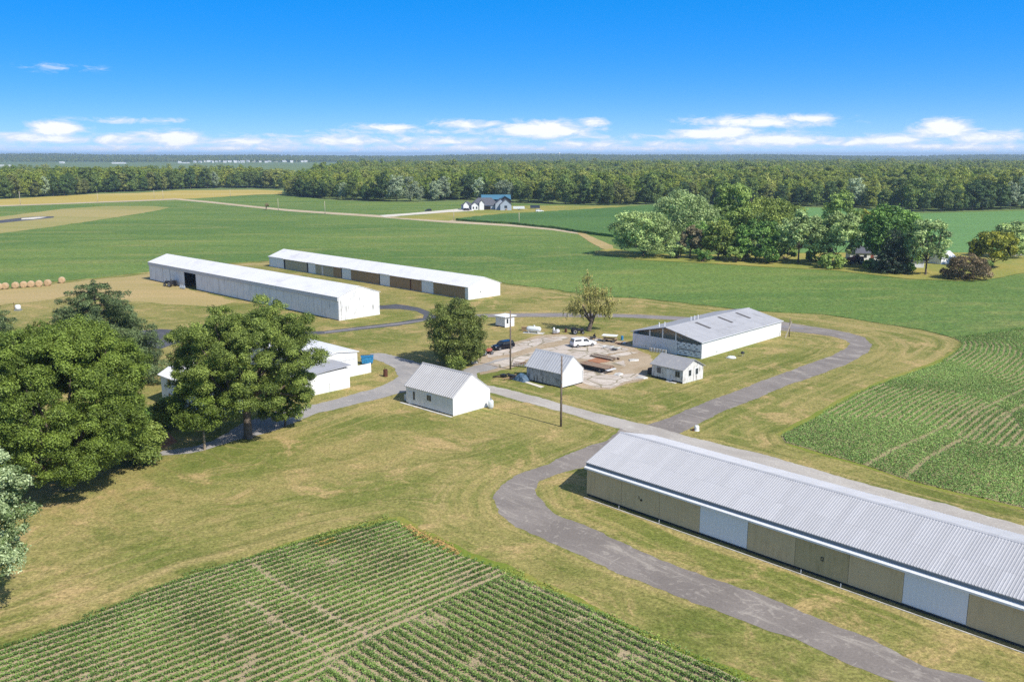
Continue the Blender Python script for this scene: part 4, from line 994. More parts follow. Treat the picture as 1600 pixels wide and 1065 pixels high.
# ------------------------------------------------------------------ buildings
def ribs_roof(x0, x1, ye, ze, yr, zr, pitch, hgt_, th=.10, phase=0.0):
    """one roof slope from eave (ye,ze) to ridge (yr,zr) with raised ribs running down the slope"""
    mb = MB(); nv = Vector((0, -(zr - ze), yr - ye)).normalized()
    if nv.z < 0: nv = -nv
    xs = []
    x = x0
    while x < x1 - 1e-4:
        for fx, h in ((0, 0), (.55, 0), (.66, 1), (.86, 1), (.97, 0)):
            if x + fx * pitch <= x1: xs.append((x + fx * pitch, h * hgt_))
        x += pitch
    xs.append((x1, 0))
    n = len(xs)
    for (y, z) in ((ye, ze), (yr, zr)):
        for x, h in xs: mb.v.append((x, y + nv.y * h, z + nv.z * h))
    for k in range(n - 1): mb.f.append((k, k + 1, n + k + 1, n + k))
    lo = [(x0, ye, ze), (x1, ye, ze), (x1, yr, zr), (x0, yr, zr)]
    b = [(x, y - nv.y * th, z - nv.z * th) for x, y, z in lo]
    i = len(mb.v); mb.v += [(x, y - nv.y * .002, z - nv.z * .002) for x, y, z in lo] + b
    mb.f += [(i + 4, i + 5, i + 6, i + 7), (i, i + 1, i + 5, i + 4), (i + 1, i + 2, i + 6, i + 5), (i + 2, i + 3, i + 7, i + 6), (i + 3, i, i + 4, i + 7)]
    return mb

def gable_roof(root, x0, x1, W, he, hr, oh, pitch, rh, mat, he2=None, drop=None, oh2=None, cap=True):
    he2 = he if he2 is None else he2; oh2 = oh if oh2 is None else oh2
    s1 = (hr - he) / (W / 2); s2 = (hr - he2) / (W / 2); up = .05
    a = ribs_roof(x0, x1, -oh, he - s1 * oh + up, W / 2, hr + up, pitch, rh).build('roof', mat, root)
    b = ribs_roof(x0, x1, W + oh2, he2 - s2 * oh2 + up, W / 2, hr + up, pitch, rh).build('roof', mat, root)
    if cap:
        w = .22
        MB().prism([(W / 2 - w, hr + up - s1 * w + rh + .012), (W / 2, hr + up + rh + .02), (W / 2 + w, hr + up - s2 * w + rh + .012), (W / 2 + w, hr + up - s2 * w - .04), (W / 2 - w, hr + up - s1 * w - .04)], x0 - .02, x1 + .02).build('ridge_cap', mat, root)
    return a, b

def pent(W, he, hr, he2=None):
    return [(0, 0), (W, 0), (W, he2 or he), (W / 2, hr), (0, he)]

def ribbed_panel(x0, x1, y, z0, z1, pitch=.23, d=.02, th=.04):
    """upright corrugated panel on the plane y, its face towards -y"""
    mb = MB(); xs = []; x = x0
    while x < x1 - 1e-3:
        for fx, h in ((0, 0), (.45, 0), (.55, 1), (.9, 1)):
            if x + fx * pitch < x1: xs.append((x + fx * pitch, h * d))
        x += pitch
    xs.append((x1, 0)); n = len(xs)
    for z in (z0, z1):
        for x, h in xs: mb.v.append((x, y - th - h, z))
    for k in range(n - 1): mb.f.append((k, k + 1, n + k + 1, n + k))
    i = len(mb.v); mb.v += [(x0, y - th, z0), (x1, y - th, z0), (x1, y - th, z1), (x0, y - th, z1), (x0, y, z0), (x1, y, z0), (x1, y, z1), (x0, y, z1)]
    mb.f += [(i, i + 1, i + 5, i + 4), (i + 2, i + 3, i + 7, i + 6), (i, i + 3, i + 7, i + 4), (i + 1, i + 2, i + 6, i + 5)]
    return mb

def along(root_xy, az, px, py=None):
    """distance along a ground line at which it passes under photo column px"""
    u = dirv(az); lo, hi = -5.0, 140.0
    for _ in range(60):
        m = (lo + hi) / 2
        q = Vector((root_xy[0], root_xy[1], 0)) + u * m
        if P(q)[0] < px: lo = m
        else: hi = m
    return lo

# near barn -------------------------------------------------------
A = G(917, 773.5); AZ = -45.6; W, LEN = 12.6, 82.0
nb = empty('long_barn', A, AZ, 'long barn with shiny ribbed roof, khaki panels and pale blue doors, closest to the camera', 'barn', 'long storage barns')
MB().prism([(.06, .25), (W, .25), (W, 4.55), (W / 2, 6.38), (.06, 4.1)], 0.0, LEN).build('wall', 'white', nb)
MB().box(.02, .10, 0, LEN - .02, W - .05, .25).build('foundation', 'foundation', nb)  # dark colour stands in for the shadow gap under the wall
gable_roof(nb, -.12, LEN + .12, W, 4.22, 6.5, .18, .27, .034, 'roof_near', he2=4.70, oh2=.35)
MB().box(-.10, -.10, 3.80, LEN + .10, -.06, 4.15).build('painted_shade', 'wall_shade', nb)  # shaded strip of wall, its shade put into the colour
MB().prism([(-.10, 3.80), (-.46, 3.64), (-.46, 3.46), (-.42, 3.46), (-.10, 3.60)], -.12, LEN + .12).build('fascia', 'white', nb)
xs = {p: along(A, AZ, p) for p in (971, 1030, 1093, 1167, 1241, 1324, 1409, 1509)}
cuts = [0, xs[971], xs[1030], xs[1093], xs[1167], xs[1241], xs[1324], xs[1409], xs[1509]]
step_ = (cuts[8] - cuts[2]) / 6
k = 8
while cuts[-1] < LEN - 6: cuts.append(cuts[-1] + step_ * (1.18 if k % 3 == 0 else 1)); k += 1
cuts.append(LEN)
mats = ['khaki', 'khaki', 'khaki', 'door_white', 'khaki', 'khaki_dark', 'khaki', 'door_white', 'khaki', 'khaki', 'khaki_dark', 'khaki', 'door_white'] + ['khaki'] * 8
for i, (a, b) in enumerate(zip(cuts, cuts[1:])):
    isd = mats[i] == 'door_white'
    pn = ribbed_panel(a + .02, b - .02, -.02 if not isd else -.05, .30 if not isd else .40, 3.60, .46, .010).build('sliding_door' if isd else 'wall_panel', mats[i], nb)
    if isd: pn['label'] = 'pale blue white sliding door'
for x in (xs[971] + .05, xs[1030] + .4, xs[1241] + 1.0, xs[1324] - .4):
    MB().tube((x, -.55, 0), (x, -.55, .38), .045).build('drain_stub', 'white', nb)
lx = along(A, AZ, 1000)
MB().box(lx - .18, -.105, 1.78, lx - .11, -.083, 2.15).box(lx + .02, -.105, 1.62, lx + .30, -.083, 1.86).build('panel_mark', 'black', nb)  # stands for an illegible panel number, built as plain dark plates
lx = along(A, AZ, 1283)
MB().box(lx - .14, -.105, 1.75, lx + .14, -.083, 1.81).box(lx - .14, -.105, 2.08, lx + .14, -.083, 2.14).box(lx - .14, -.105, 1.81, lx - .08, -.083, 2.08).box(lx + .08, -.105, 1.81, lx + .14, -.083, 2.08).build('panel_mark', 'black', nb)  # another unreadable number, built as a hollow dark plate
# pale kerb edge of the strip under the eave
MB().box(.2, -.82, 0, LEN, -.70, .05).build('footing_edge', 'concrete_lt', nb)

# white barn ------------------------------------------------------
B = G(530, 501); AZ = -44.3; LEN, W = 106.0, 12.5
A = B - dirv(AZ) * LEN
wb = empty('long_barn', A, AZ, 'long white barn with an open dark doorway in its weathered front', 'barn', 'long storage barns')
he, hr = 5.95, 8.0
opx = [along(A, AZ, p) for p in (289, 307)]
front = MB()
front.box(0, 0, 0, opx[0], .12, 4.75).box(opx[1], 0, 0, LEN, .12, 4.75)
front.build('front_wall', 'white_front', wb)
MB().box(0, .12, 4.75, LEN, .25, he - .02).build('upper_wall', 'white_front', wb)
MB().box(0, -.32, 4.85, LEN + .01, .10, 5.90).build('fascia', 'band', wb)  # grey colour carries the band's shade
MB().prism([(.14, 0), (W, 0), (W, he), (W / 2, hr - .05), (.14, he)], LEN - .15, LEN).build('end_wall', 'white_stain', wb)
MB().prism([(.14, 0), (W, 0), (W, he), (W / 2, hr - .05), (.14, he)], 0, .15).build('end_wall', 'white_stain', wb)
MB().box(.16, W - .15, 0, LEN - .16, W - .01, he).build('back_wall', 'white', wb)
MB().box(opx[0] - 1, 6, 0, opx[1] + 6, 6.2, 5).build('backing_panel', 'dark', wb)  # darkness of the interior put into this panel's colour
gable_roof(wb, -.1, LEN + .12, W, he, hr, .38, .9, .02, 'roof_white', cap=False)
for a in list(np.linspace(.2, opx[0] - .1, 6)) + list(np.linspace(opx[1] + .1, LEN - .3, 22)):
    MB().box(a, -.035, .05, a + .07, -.002, 4.74).build('batten', 'band', wb)
for p in (255.5, 267):
    x = along(A, AZ, p); MB().box(x, -.03, .1, x + .10, -.004, 4.7).build('seam', 'foundation', wb)
MB().box(0, -.02, 0, LEN, -.004, .18).build('foundation', 'foundation', wb)
for x in (LEN * .985,):
    pass

# third barn ------------------------------------------------------
B = G(732, 468.5); AZ = -45.4; LEN, W = 109.2, 12.4
A = B - dirv(AZ) * LEN
tb = empty('long_barn', A, AZ, 'long barn with brown boarded bays between white doors, farthest of the three barns', 'barn', 'long storage barns')
he, hr = 3.75, 5.9
MB().prism(pent(W, he, hr - .05), 0, LEN).build('wall', 'white', tb)
gable_roof(tb, -.15, LEN + .1, W, he, hr, .45, .9, .02, 'roof_white', cap=False)
segs = [(421.5, 423.5, 'white_front'), (423.5, 444, 'door_white'), (444, 446.5, 'foundation'), (446.5, 480, 'grey_green'), (480, 482.5, 'foundation'), (482.5, 493.5, 'door_white'), (493.5, 503, 'grey_green'), (503, 505.5, 'peel'), (505.5, 521.5, 'grey_green'), (521.5, 533.5, 'brown'), (533.5, 535.2, 'foundation'), (535.2, 549, 'door_white'), (549, 593, 'brown'), (593, 594.5, 'foundation'), (594.5, 609.5, 'door_white'), (609.5, 641, 'brown'), (641, 643, 'rust'), (643, 659.5, 'brown'), (659.5, 677.5, 'door_white'), (677.5, 727, 'brown'), (727, 731.8, 'white')]
for a, b, mt in segs:
    xa, xb = along(A, AZ, a), along(A, AZ, b)
    nm = 'sliding_door' if mt == 'door_white' else 'post' if xb - xa < 1.6 else 'wall_panel'
    ribbed_panel(max(0, xa), min(LEN, xb), -.01 if nm != 'sliding_door' else -.05, .12, he - (.0 if nm == 'sliding_door' else .18), .3, .01).build(nm, mt, tb)
    if nm == 'sliding_door': MB().box(xa - .4, -.40, he - .12, xb + .3, -.03, he + .02).build('door_track', 'band', tb)
MB().box(LEN + .002, W * .40, .02, LEN + .04, W * .40 + 1.0, 2.1).build('door', 'white', tb)
MB().box(LEN + .05, W * .36, 1.8, LEN + .3, W * .36 + .2, 2.1).build('lamp', 'steel', tb)

# garage barn with open gable ------------------------------------
B = G(1096, 560.7); AZ = 46.0; LEN, W = 32.8, 17.0
gb = empty('open_barn', B, AZ, 'wide grey roofed barn with its gable torn open, beside the peeling shed', 'barn')
he, hr = 3.45, 5.35
MB().box(0, 0, 0, LEN, .14, he).build('side_wall', 'white', gb)
MB().box(0, W - .14, 0, LEN, W, he).build('side_wall', 'white', gb)
MB().prism(pent(W - .3, he, hr - .1), LEN - .15, LEN - .01).build('end_wall', 'white', gb).location.y = .15
rx0 = -.55
a_, b_ = gable_roof(gb, rx0, LEN + .35, W, he, hr, .35, .5, .025, 'roof_garage', he2=he)
# lower part of the open gable
gw = ribbed_panel(0, W * .66, 0, 0, 2.95, .3, .02).build('gable_siding', 'siding_grey', gb); gw.rotation_euler = (0, 0, -math.pi / 2); gw.location = (0, W, 0)
pw = MB()
pw.box(-.06, .25, .15, .05, W * .335, 1.30).box(-.06, .25, 1.48, .05, W * .335, 2.80).build('insulation_board', 'wrap', gb)
mk = MB()
for zr_ in (.55, 1.02, 1.75, 2.2, 2.62):
    for j in range(4):
        y = .9 + j * 1.28 + (.5 if zr_ in (1.02, 2.2) else 0)
        mk.box(-.085, y, zr_, -.062, y + random.uniform(.35, .7), zr_ + random.uniform(.08, .16))
mk.build('printed_marks', 'foundation', gb)
MB().box(-.05, .0, 0, .08, .22, 3.2).build('corner_post', 'white', gb)
for y in (W * .36, W * .55, W * .74): MB().box(-.02, y, 0, .16, y + .24, he + (min(y, W - y) / (W / 2)) * (hr - he) - .25).build('post', 'white', gb)
for y in (W * .05, W * .27): MB().tube((.1, y, he - .1), (.1, y + 3.2, he + 1.0), .06, n=6).build('rafter', 'plank', gb)
MB().prism([(.3, 0), (W - .3, 0), (W - .3, he - .25), (W / 2, hr - .35), (.3, he - .25)], 1.7, 1.8).build('backing_panel', 'cream', gb)  # panel added close behind the opening so skylight brightens the interior
MB().box(.2, .2, .0, 2.6, W - .2, .03).build('floor', 'concrete_lt', gb)
s1 = (hr - he) / (W / 2)
for x in (9.0, 18.0, 25.5):
    y0, y1 = 4.0, 7.6
    MB().poly([(x, y0, he + s1 * y0 + .10), (x + .85, y0, he + s1 * y0 + .10), (x + .85, y1, he + s1 * y1 + .10), (x, y1, he + s1 * y1 + .10)]).poly([(x, y0, he + s1 * y0 + .085), (x, y1, he + s1 * y1 + .085), (x + .85, y1, he + s1 * y1 + .085), (x + .85, y0, he + s1 * y0 + .085)]).build('skylight', 'skylight', gb)
for x, y in ((2.0, 10.4), (2.6, 12.2), (10.6, 9.6), (12.2, 9.7), (13.2, 9.5)):
    z = hr - s1 * (y - W / 2); MB().tube((x, y, z - .2), (x, y, z + 1.0), .10, n=10).build('vent_pipe', 'white', gb)
MB().box(LEN * .36, -.03, .1, LEN * .36 + .25, -.002, 3.3).build('downpipe', 'siding_grey', gb)
MB().box(LEN * .86, -.02, .1, LEN * .86 + .06, -.002, 3.3).build('seam', 'siding_grey', gb)
MB().box(LEN * .17, -.06, .5, LEN * .17 + .25, -.002, .8).build('outlet_box', 'steel', gb)
MB().box(rx0 - .02, -.35, he - .12, LEN + .35, -.28, he + .0).build('gutter', 'siding_grey', gb)

# small front house -----------------------------------------------
B = G(708, 650); AZ = -43.4; LEN, W = 11.3, 8.2
A = B - dirv(AZ) * LEN
hs = empty('small_house', A, AZ, 'small white house with steep grey ribbed roof on the lawn beside the drive', 'house')
he, hr = 2.95, 6.0
MB().prism(pent(W, he, hr - .06), 0, LEN).build('wall', 'white', hs)
gable_roof(hs, -.45, LEN + .04, W, he, hr, .16, .47, .085, 'roof_house', cap=True)
MB().box(LEN + .002, .05, he - .03, LEN + .03, W - .05, he + .02).build('trim', 'band', hs)
wx = along(A, AZ, 671)
w_ = MB().box(wx - .62, -.06, 1.35, wx + .62, -.002, 2.45).build('window', 'white', hs)
MB().box(wx - .50, -.075, 1.45, wx - .04, -.062, 2.36).build('pane', 'glass', w_); MB().box(wx + .04, -.075, 1.45, wx + .50, -.062, 2.36).build('pane', 'glass', w_)
dx = along(A, AZ, 641.5)
d_ = MB().box(dx - .5, -.05, .05, dx + .5, -.002, 2.15).build('door', 'door_white', hs); MB().box(dx + .34, -.09, 1.0, dx + .4, -.052, 1.1).build('handle', 'steel', d_)
MB().box(dx + .75, -.06, .9, dx + 1.1, -.002, 2.3).build('side_window', 'glass', hs)
MB().box(0, -.02, 0, LEN, -.003, .15).build('foundation', 'foundation', hs)
MB().box(-.9, -.75, 0, LEN + .2, -.30, .05).build('footpath', 'concrete_lt', hs)
ac = empty('air_conditioner', A + dirv(AZ) * -1.0 + dirv(AZ + 90) * 1.3, AZ, 'white air conditioner unit at the shaded end of the small white house', 'air conditioner')
MB().box(-.5, -.5, .05, .5, .5, 1.0).build('casing', 'tank', ac, bevel=.03)
MB().lathe([(.02, 1.01), (.36, 1.01), (.36, 1.03), (.02, 1.03)]).build('fan_grille', 'black', ac)
MB().box(-.55, -.55, 0, .55, .55, .045).build('pad', 'concrete_lt', ac)
pt = empty('gas_tank', G(767, 637.5), AZ, 'upright pale gas tank at the sunlit corner of the small white house', 'gas tank')
MB().lathe([(.05, .08), (.36, .12), (.45, .26), (.45, 1.10), (.38, 1.30), (.18, 1.40), (.05, 1.42)], n=20).build('vessel', 'tank', pt, smooth=True)
MB().lathe([(.17, 1.38), (.17, 1.62), (.14, 1.66), (.02, 1.67)], n=14).build('cap', 'steel', pt)
MB().lathe([(.36, 0), (.36, .14), (.30, .14)], n=16).build('foot_ring', 'steel', pt)

# mildewed workshop -----------------------------------------------
B = G(878.7, 606.8); AZ = -44.4; LEN, W = 8.6, 5.6
A = B - dirv(AZ) * LEN
sh = empty('workshop', A, AZ, 'tall gabled workshop with mildewed front boards between the two utility poles', 'workshop')
he, hr = 2.75, 5.3
MB().prism([(0, .22), (W, .22), (W, he), (W / 2, hr - .05), (0, he)], 0, LEN - .06).build('wall', 'grime', sh)
MB().prism([(-.01, .22), (W + .01, .22), (W + .01, he), (W / 2, hr - .05), (-.01, he)], LEN - .06, LEN + .01).build('end_wall', 'white', sh)
gable_roof(sh, -.35, LEN + .05, W, he, hr, .22, .6, .035, 'roof_shop')
MB().box(.1, .1, 0, LEN - .1, W - .1, .22).build('foundation', 'dark', sh)  # near black paints the shade in the gap below the walls
MB().box(LEN + .012, W - .35, .05, LEN + .05, W - .25, 2.4).build('door_edge', 'foundation', sh)
slab = sheet('concrete_slab', [(815.6, 596), (821.5, 595.4), (851, 604), (845, 606)], .05, 'white_gravel', jit=.05, step=.6)

# peeling shed ----------------------------------------------------
B = G(1066.5, 599.5); AZ = -48.5; LEN, W = 7.1, 5.9
A = B - dirv(AZ) * LEN
sd = empty('shed', A, AZ, 'small peeling white shed with grey shingle roof in front of the torn open barn', 'shed')
he, hr = 2.6, 4.05
MB().prism(pent(W, he, hr - .05), 0, LEN).build('wall', 'peel', sd)
gable_roof(sd, -.3, LEN + .3, W, he, hr, .35, 3.0, .0, 'shingle')
MB().box(2.55 + .9, -.06, .1, 2.55 + 2.1, -.002, 2.1).build('door', 'white_front', sd)
for x0, x1 in ((1.2, 2.2), (5.35, 6.5)):
    w_ = MB().box(x0, -.05, .95, x1, -.002, 2.15).build('window', 'peel', sd); MB().box(x0 + .08, -.065, 1.02, (x0 + x1) / 2 - .03, -.052, 2.08).build('pane', 'glass', w_); MB().box((x0 + x1) / 2 + .03, -.065, 1.02, x1 - .08, -.052, 2.08).build('pane', 'glass', w_)
for y0 in (1.5, 3.5):
    w_ = MB().box(LEN + .002, y0, 1.05, LEN + .05, y0 + .95, 2.35).build('window', 'white', sd); MB().box(LEN + .052, y0 + .1, 1.15, LEN + .066, y0 + .85, 2.25).build('pane', 'glass', w_)
MB().box(LEN + .28, -.3, he - .22, LEN + .31, W + .3, he - .02) 
MB().box(-.01, -.02, 0, LEN, -.003, .3).build('foundation', 'foundation', sd)
MB().box(LEN * .55, -.9, 0, LEN * .85, -.25, .06).build('doorstep', 'concrete_lt', sd)
lt = empty('shade_block', A + dirv(AZ + 90) * 1.2 + dirv(AZ) * -2.0, AZ, 'low dark block added for the shadow left of the peeling shed', 'crate')
MB().box(0, 0, 0, 1.7, .08, 1.1).box(0, 1.6, 0, 1.7, 1.68, 1.1).box(0, .08, 0, .08, 1.6, 1.1).build('shade_side', 'black', lt)  # black shape added to darken the shed's shadow
MB().box(.08, .08, 0, 1.7, 1.6, .06).build('shade_base', 'foundation', lt)

# outhouse --------------------------------------------------------
n_ = G(789, 511.8); l_ = G(775.8, 509.3); AZo = math.degrees(math.atan2(n_.y - l_.y, n_.x - l_.x))
oh = empty('outhouse', n_, -44, 'little white flat roofed hut with a dark doorway left of the far utility pole', 'hut')
MB().box(-3.1, 0, 0, 0, 3.2, 2.45).build('wall', 'white', oh)
MB().box(-3.5, -.4, 2.46, .45, 3.6, 2.62).build('roof', 'white', oh, bevel=.03)
MB().box(.002, .55, .9, .03, 1.15, 2.0).build('window', 'glass', oh)
MB().box(.002, 1.5, .02, .03, 2.4, 2.0).build('door', 'door_white', oh)
MB().box(-3.1, -.015, 0, 0, -.002, .25).build('foundation', 'foundation', oh)

# white sheds behind the oak --------------------------------------
C_ = G(547, 605)
g1 = empty('garage', C_, -44.5, 'white garage with dark grey roof half hidden by the great oak', 'garage')
MB().box(-9.5, -10.5 + .0, 0, 0, 0, 3.55).build('wall', 'white', g1)
MB().prism([(-10.9, 3.4), (.25, 4.0), (.25, 4.12), (-10.9, 3.52)], -9.9, .3).build('roof', 'roof_garage', g1)
MB().tube((.06, -4.2, 0), (.06, -4.2, 1.5), .05).build('pipe', 'siding_grey', g1)
D_ = G(559.5, 586)
g2 = empty('garage', D_, -44.5, 'longer white shed with white roof behind the dark roofed garage', 'garage')
MB().prism([(-9.2, 0), (0, 0), (0, 4.3), (-4.6, 4.9), (-9.2, 4.1)], -24, -.05).build('wall', 'white', g2)
MB().prism([(-9.5, 4.15), (-4.6, 4.98), (.35, 4.42), (.35, 4.54), (-4.6, 5.12), (-9.5, 4.28)], -24.3, .15).build('roof', 'roof_white', g2)
MB().box(-.04, -8.5, 3.2, .02, -.4, 3.9).build('fascia', 'siding_grey', g2)
hw = empty('low_wall', G(578.5, 581.5), 46, 'low white board wall joining the white shed to the dumpster', 'wall')
MB().box(-3.6, -.12, 0, 0, .12, 1.75).build('board', 'white', hw); MB().box(-.02, -.15, 0, .12, .15, 1.85).build('post', 'white', hw)
hb = empty('farmhouse', G(308, 652), -44.5, 'white two storey farmhouse hidden behind the great oak and slim young tree', 'house')
MB().prism(pent(8.5, 5.0, 7.2), -12, 2).build('wall', 'white', hb)
gable_roof(hb, -12.3, 2.3, 8.5, 5.0, 7.2, .4, .5, .03, 'roof_white')
for x in (-9.5, -6.0, -2.5):
    for z in (1.0, 3.4):
        w_ = MB().box(x, -.05, z, x + 1.0, -.002, z + 1.3).build('window', 'white_front', hb); MB().box(x + .1, -.065, z + .1, x + .9, -.052, z + 1.2).build('pane', 'glass', w_)

db = empty('dumpster', G(574, 568), 10, 'blue dumpster beyond the low white wall', 'dumpster')
db.scale = (.82, .82, .85)
MB().prism([(-1.25, .25), (1.25, .25), (1.45, 1.75), (-1.45, 1.75)], -.85, .85, axis='y').build('bin', 'blue', db, bevel=.03)
MB().prism([(-1.5, 1.76), (1.5, 1.76), (1.5, 1.86), (-1.5, 1.86)], -.95, .2, axis='y').build('lid', 'blue', db)
MB().box(-1.52, .22, 1.76, 1.52, .95, 1.90).build('lid', 'teal_roof', db)
for x in (-1, 1):
    for y in (-.7, .7): MB().tube((x - .05, y, .12), (x + .05, y, .12), .12).build('wheel', 'rubber', db)
for s in (-1, 1): MB().box(s * 1.42 - .06, -.5, .9, s * 1.42 + .06, .5, 1.1).build('lift_pocket', 'blue', db)
bb = empty('rusty_barrel', G(602.5, 588), 0, 'rusty burn barrel standing in the grass bend of the drive', 'barrel')
MB().lathe([(.38, 0), (.40, .02), (.40, .4), (.43, .42), (.43, .46), (.40, .48), (.40, .9), (.43, .92), (.43, .96), (.40, .98), (.40, 1.35), (.36, 1.35), (.36, .2), (.02, .2)], n=18).build('drum', 'rust', bb)
MB().tube((-.5, .3, 0), (-.15, .2, 1.7), .04).build('poker', 'rust', bb)

# ------------------------------------------------------------------ poles
def pole(px, yb, yt, label, r0=.16, group=None, cross=False, mat='wood', z=0.0, name='utility_pole'):
    g = G(px, yb, z); H = hgt(px, yb, yt) if z == 0 else (hgt(px, yb, yt))
    root = empty(name, g, random.uniform(-20, 20), label, 'pole', group)
    MB().path([(0, 0, -.2), (0, 0, H * .5), (.0, 0, H)], [r0, r0 * .85, r0 * .68], n=10).build('shaft', mat, root, smooth=True)
    if cross:
        MB().box(-.9, -.06, H - .75, .9, .06, H - .62).build('crossarm', mat, root)
        for x in (-.8, .8): MB().lathe([(.05, H - .62), (.07, H - .52), (.03, H - .42)], (x, 0, 0), n=8).build('insulator', 'steel', root)
    return root, H
p1, H1 = pole(876.5, 666, 556, 'tall bare utility pole on the lawn, nearest the camera', .17)
MB().box(-.06, -.21, H1 * .62, .06, -.13, H1 * .62 + .4).build('bracket', 'steel', p1)
p2, H2 = pole(797.5, 577, 485, 'tall utility pole beside the mildewed workshop and the dark vehicle', .17)
MB().box(-.06, -.21, H2 * .8, .06, -.13, H2 * .8 + .4).build('bracket', 'steel', p2)
p3, H3 = pole(1233, 526, 497, 'short dark post at the far corner of the torn open barn', .13)
br = MB().path([(0, 0, 0), (.9, .2, 2.6), (1.3, .3, 3.7)], [.13, .12, .1], n=6).build('leaning_plank', 'plank')
br.location = G(1227, 527.5); tag(br, 'pale plank leaning against the short dark post', 'plank')
FP = [(435, 328.5, 310, False), (508, 335, 314.5, False), (709, 344.5, 327, False), (811, 350.5, 332, False), (32, 320, 299, True), (153, 316, 302, False), (255, 311, 297, True), (241, 309.5, 297, True), (360, 308, 296.5, False)]
FL = ['thin pale pole by the orange brown tree on the country road', 'thin pale pole midway along the country road', 'thin pale pole by the white driveway of the slate roofed house', 'thin pale pole at the dark edge of the corn', 'thin pole in front of the left treeline near the photo edge', 'thin pole where the yellow hay field begins', 'pole with crossarm beside the bend of the country road', 'second pole with crossarm, just left of the road bend', 'thin pole in the middle of the yellow hay field']
for (x, b, t_, c), l in zip(FP, FL): pole(x, b, t_, l, .20, 'poles along the country road', c, 'plank', .17)

# ------------------------------------------------------------------ vehicles
def wheel(parent, x, y, r, w, side):
    t = MB().lathe([(r * .55, -w / 2), (r * .92, -w / 2), (r, -w * .3), (r, w * .3), (r * .92, w / 2), (r * .55, w / 2)], (x, y, r), 'y', 18).build('wheel', 'rubber', parent)
    MB().lathe([(.03, -w * .2), (r * .6, -w * .35), (r * .6, w * .35), (.03, w * .2)], (x, y + side * w * .22, r), 'y', 16).build('rim', 'steel', t)
    return t

def car(loc, az, label, cat, mat, kind, name):
    """x forward, centre of the wheelbase at the origin"""
    root = empty(name, loc, az, label, cat); hw = .95
    body = [(-2.75, .48), (-2.78, .95), (-2.72, 1.12), (1.05, 1.12), (1.25, 1.10), (2.45, 1.00), (2.72, .85), (2.76, .52), (2.6, .36), (-2.6, .38)] if kind == 'pickup' else \
           [(-2.45, .45), (-2.50, .95), (-2.45, 1.10), (.95, 1.10), (1.15, 1.08), (2.15, .98), (2.42, .82), (2.46, .50), (2.3, .34), (-2.3, .36)]
    MB().prism(body, -hw, hw, 'y').build('body', mat, root, bevel=.07)
    if kind == 'pickup':
        cab = [(-.62, 1.10), (1.30, 1.10), (.58, 1.80), (.35, 1.86), (-.55, 1.86)]
        cap = [(-2.70, 1.10), (-.66, 1.10), (-.66, 1.90), (-2.50, 1.90)]
        MB().prism(cap, -.90, .90, 'y').build('topper', mat, root, bevel=.06)
        MB().prism(cab, -.84, .84, 'y').build('cab', mat, root, bevel=.06)
        for s in (-1, 1):
            MB().box(-2.40, s * .905 - .006, 1.32, -.86, s * .905 + .006, 1.70).build('window', 'glass', root)
            MB().prism([(-.35, 1.20), (1.0, 1.20), (.50, 1.72), (-.35, 1.72)], s * .845 - .006, s * .845 + .006, 'y').build('window', 'glass', root)
        MB().prism([(-2.70, 1.20), (-2.66, 1.20), (-2.535, 1.76), (-2.575, 1.76)], -.74, .74, 'y').build('rear_window', 'glass', root)
        MB().prism([(1.22, 1.19), (1.25, 1.19), (.66, 1.755), (.63, 1.755)], -.72, .72, 'y').build('windscreen', 'glass', root)
        wb_ = (-1.75, 1.75)
    else:
        cab = [(-2.42, 1.08), (1.20, 1.08), (.48, 1.68), (.2, 1.75), (-2.05, 1.75)]
        MB().prism(cab, -.86, .86, 'y').build('cabin', mat, root, bevel=.07)
        for s in (-1, 1):
            MB().prism([(-2.15, 1.16), (-1.25, 1.16), (-1.25, 1.62), (-1.98, 1.62)], s * .865 - .006, s * .865 + .006, 'y').build('window', 'glass', root)
            MB().prism([(-1.15, 1.16), (-.15, 1.16), (-.15, 1.62), (-1.15, 1.62)], s * .865 - .006, s * .865 + .006, 'y').build('window', 'glass', root)
            MB().prism([(-.05, 1.16), (.92, 1.16), (.42, 1.62), (-.05, 1.62)], s * .865 - .006, s * .865 + .006, 'y').build('window', 'glass', root)
        MB().prism([(1.12, 1.17), (1.16, 1.17), (.53, 1.67), (.49, 1.67)], -.72, .72, 'y').build('windscreen', 'glass', root)
        MB().prism([(-2.42, 1.2), (-2.38, 1.2), (-2.13, 1.66), (-2.17, 1.66)], -.72, .72, 'y').build('rear_window', 'glass', root)
        wb_ = (-1.45, 1.5)
    f = body[6][0] + .05
    for s in (-1, 1):
        MB().box(f - .12, s * .72 - .16, .74, f + .0, s * .72 + .16, .90).build('headlight', 'tank', root)
        MB().box(body[1][0] - .02, s * .82 - .08, .75, body[1][0] + .06, s * .82 + .08, 1.02).build('tail_light', 'red', root)
        for x in wb_: wheel(root, x, s * .86, .38, .26, s)
        MB().box(.62, s * 1.02 - .1, 1.10, .80, s * 1.02 + .1, 1.26).build('mirror', mat if kind != 'pickup' else 'black', root)
    MB().box(body[0][0] - .12, -.85, .42, body[0][0] + .08, .85, .60).build('bumper', 'steel' if kind == 'pickup' else 'black', root, bevel=.02)
    MB().box(f - .10, -.85, .40, f + .08, .85, .58).build('bumper', 'steel' if kind == 'pickup' else 'black', root, bevel=.02)
    return root
car(G(911, 540.5), 24, 'white pickup truck with matching topper parked on the broken concrete', 'pickup truck', 'carwhite', 'pickup', 'pickup_truck')
car(G(786, 545.0), 218, 'dark navy vehicle parked nose toward the round bushy tree', 'car', 'navy', 'suv', 'parked_car')
car(G(669, 330.2, .22), 190, 'small dark car far away on the white driveway', 'car', 'navy', 'suv', 'parked_car')

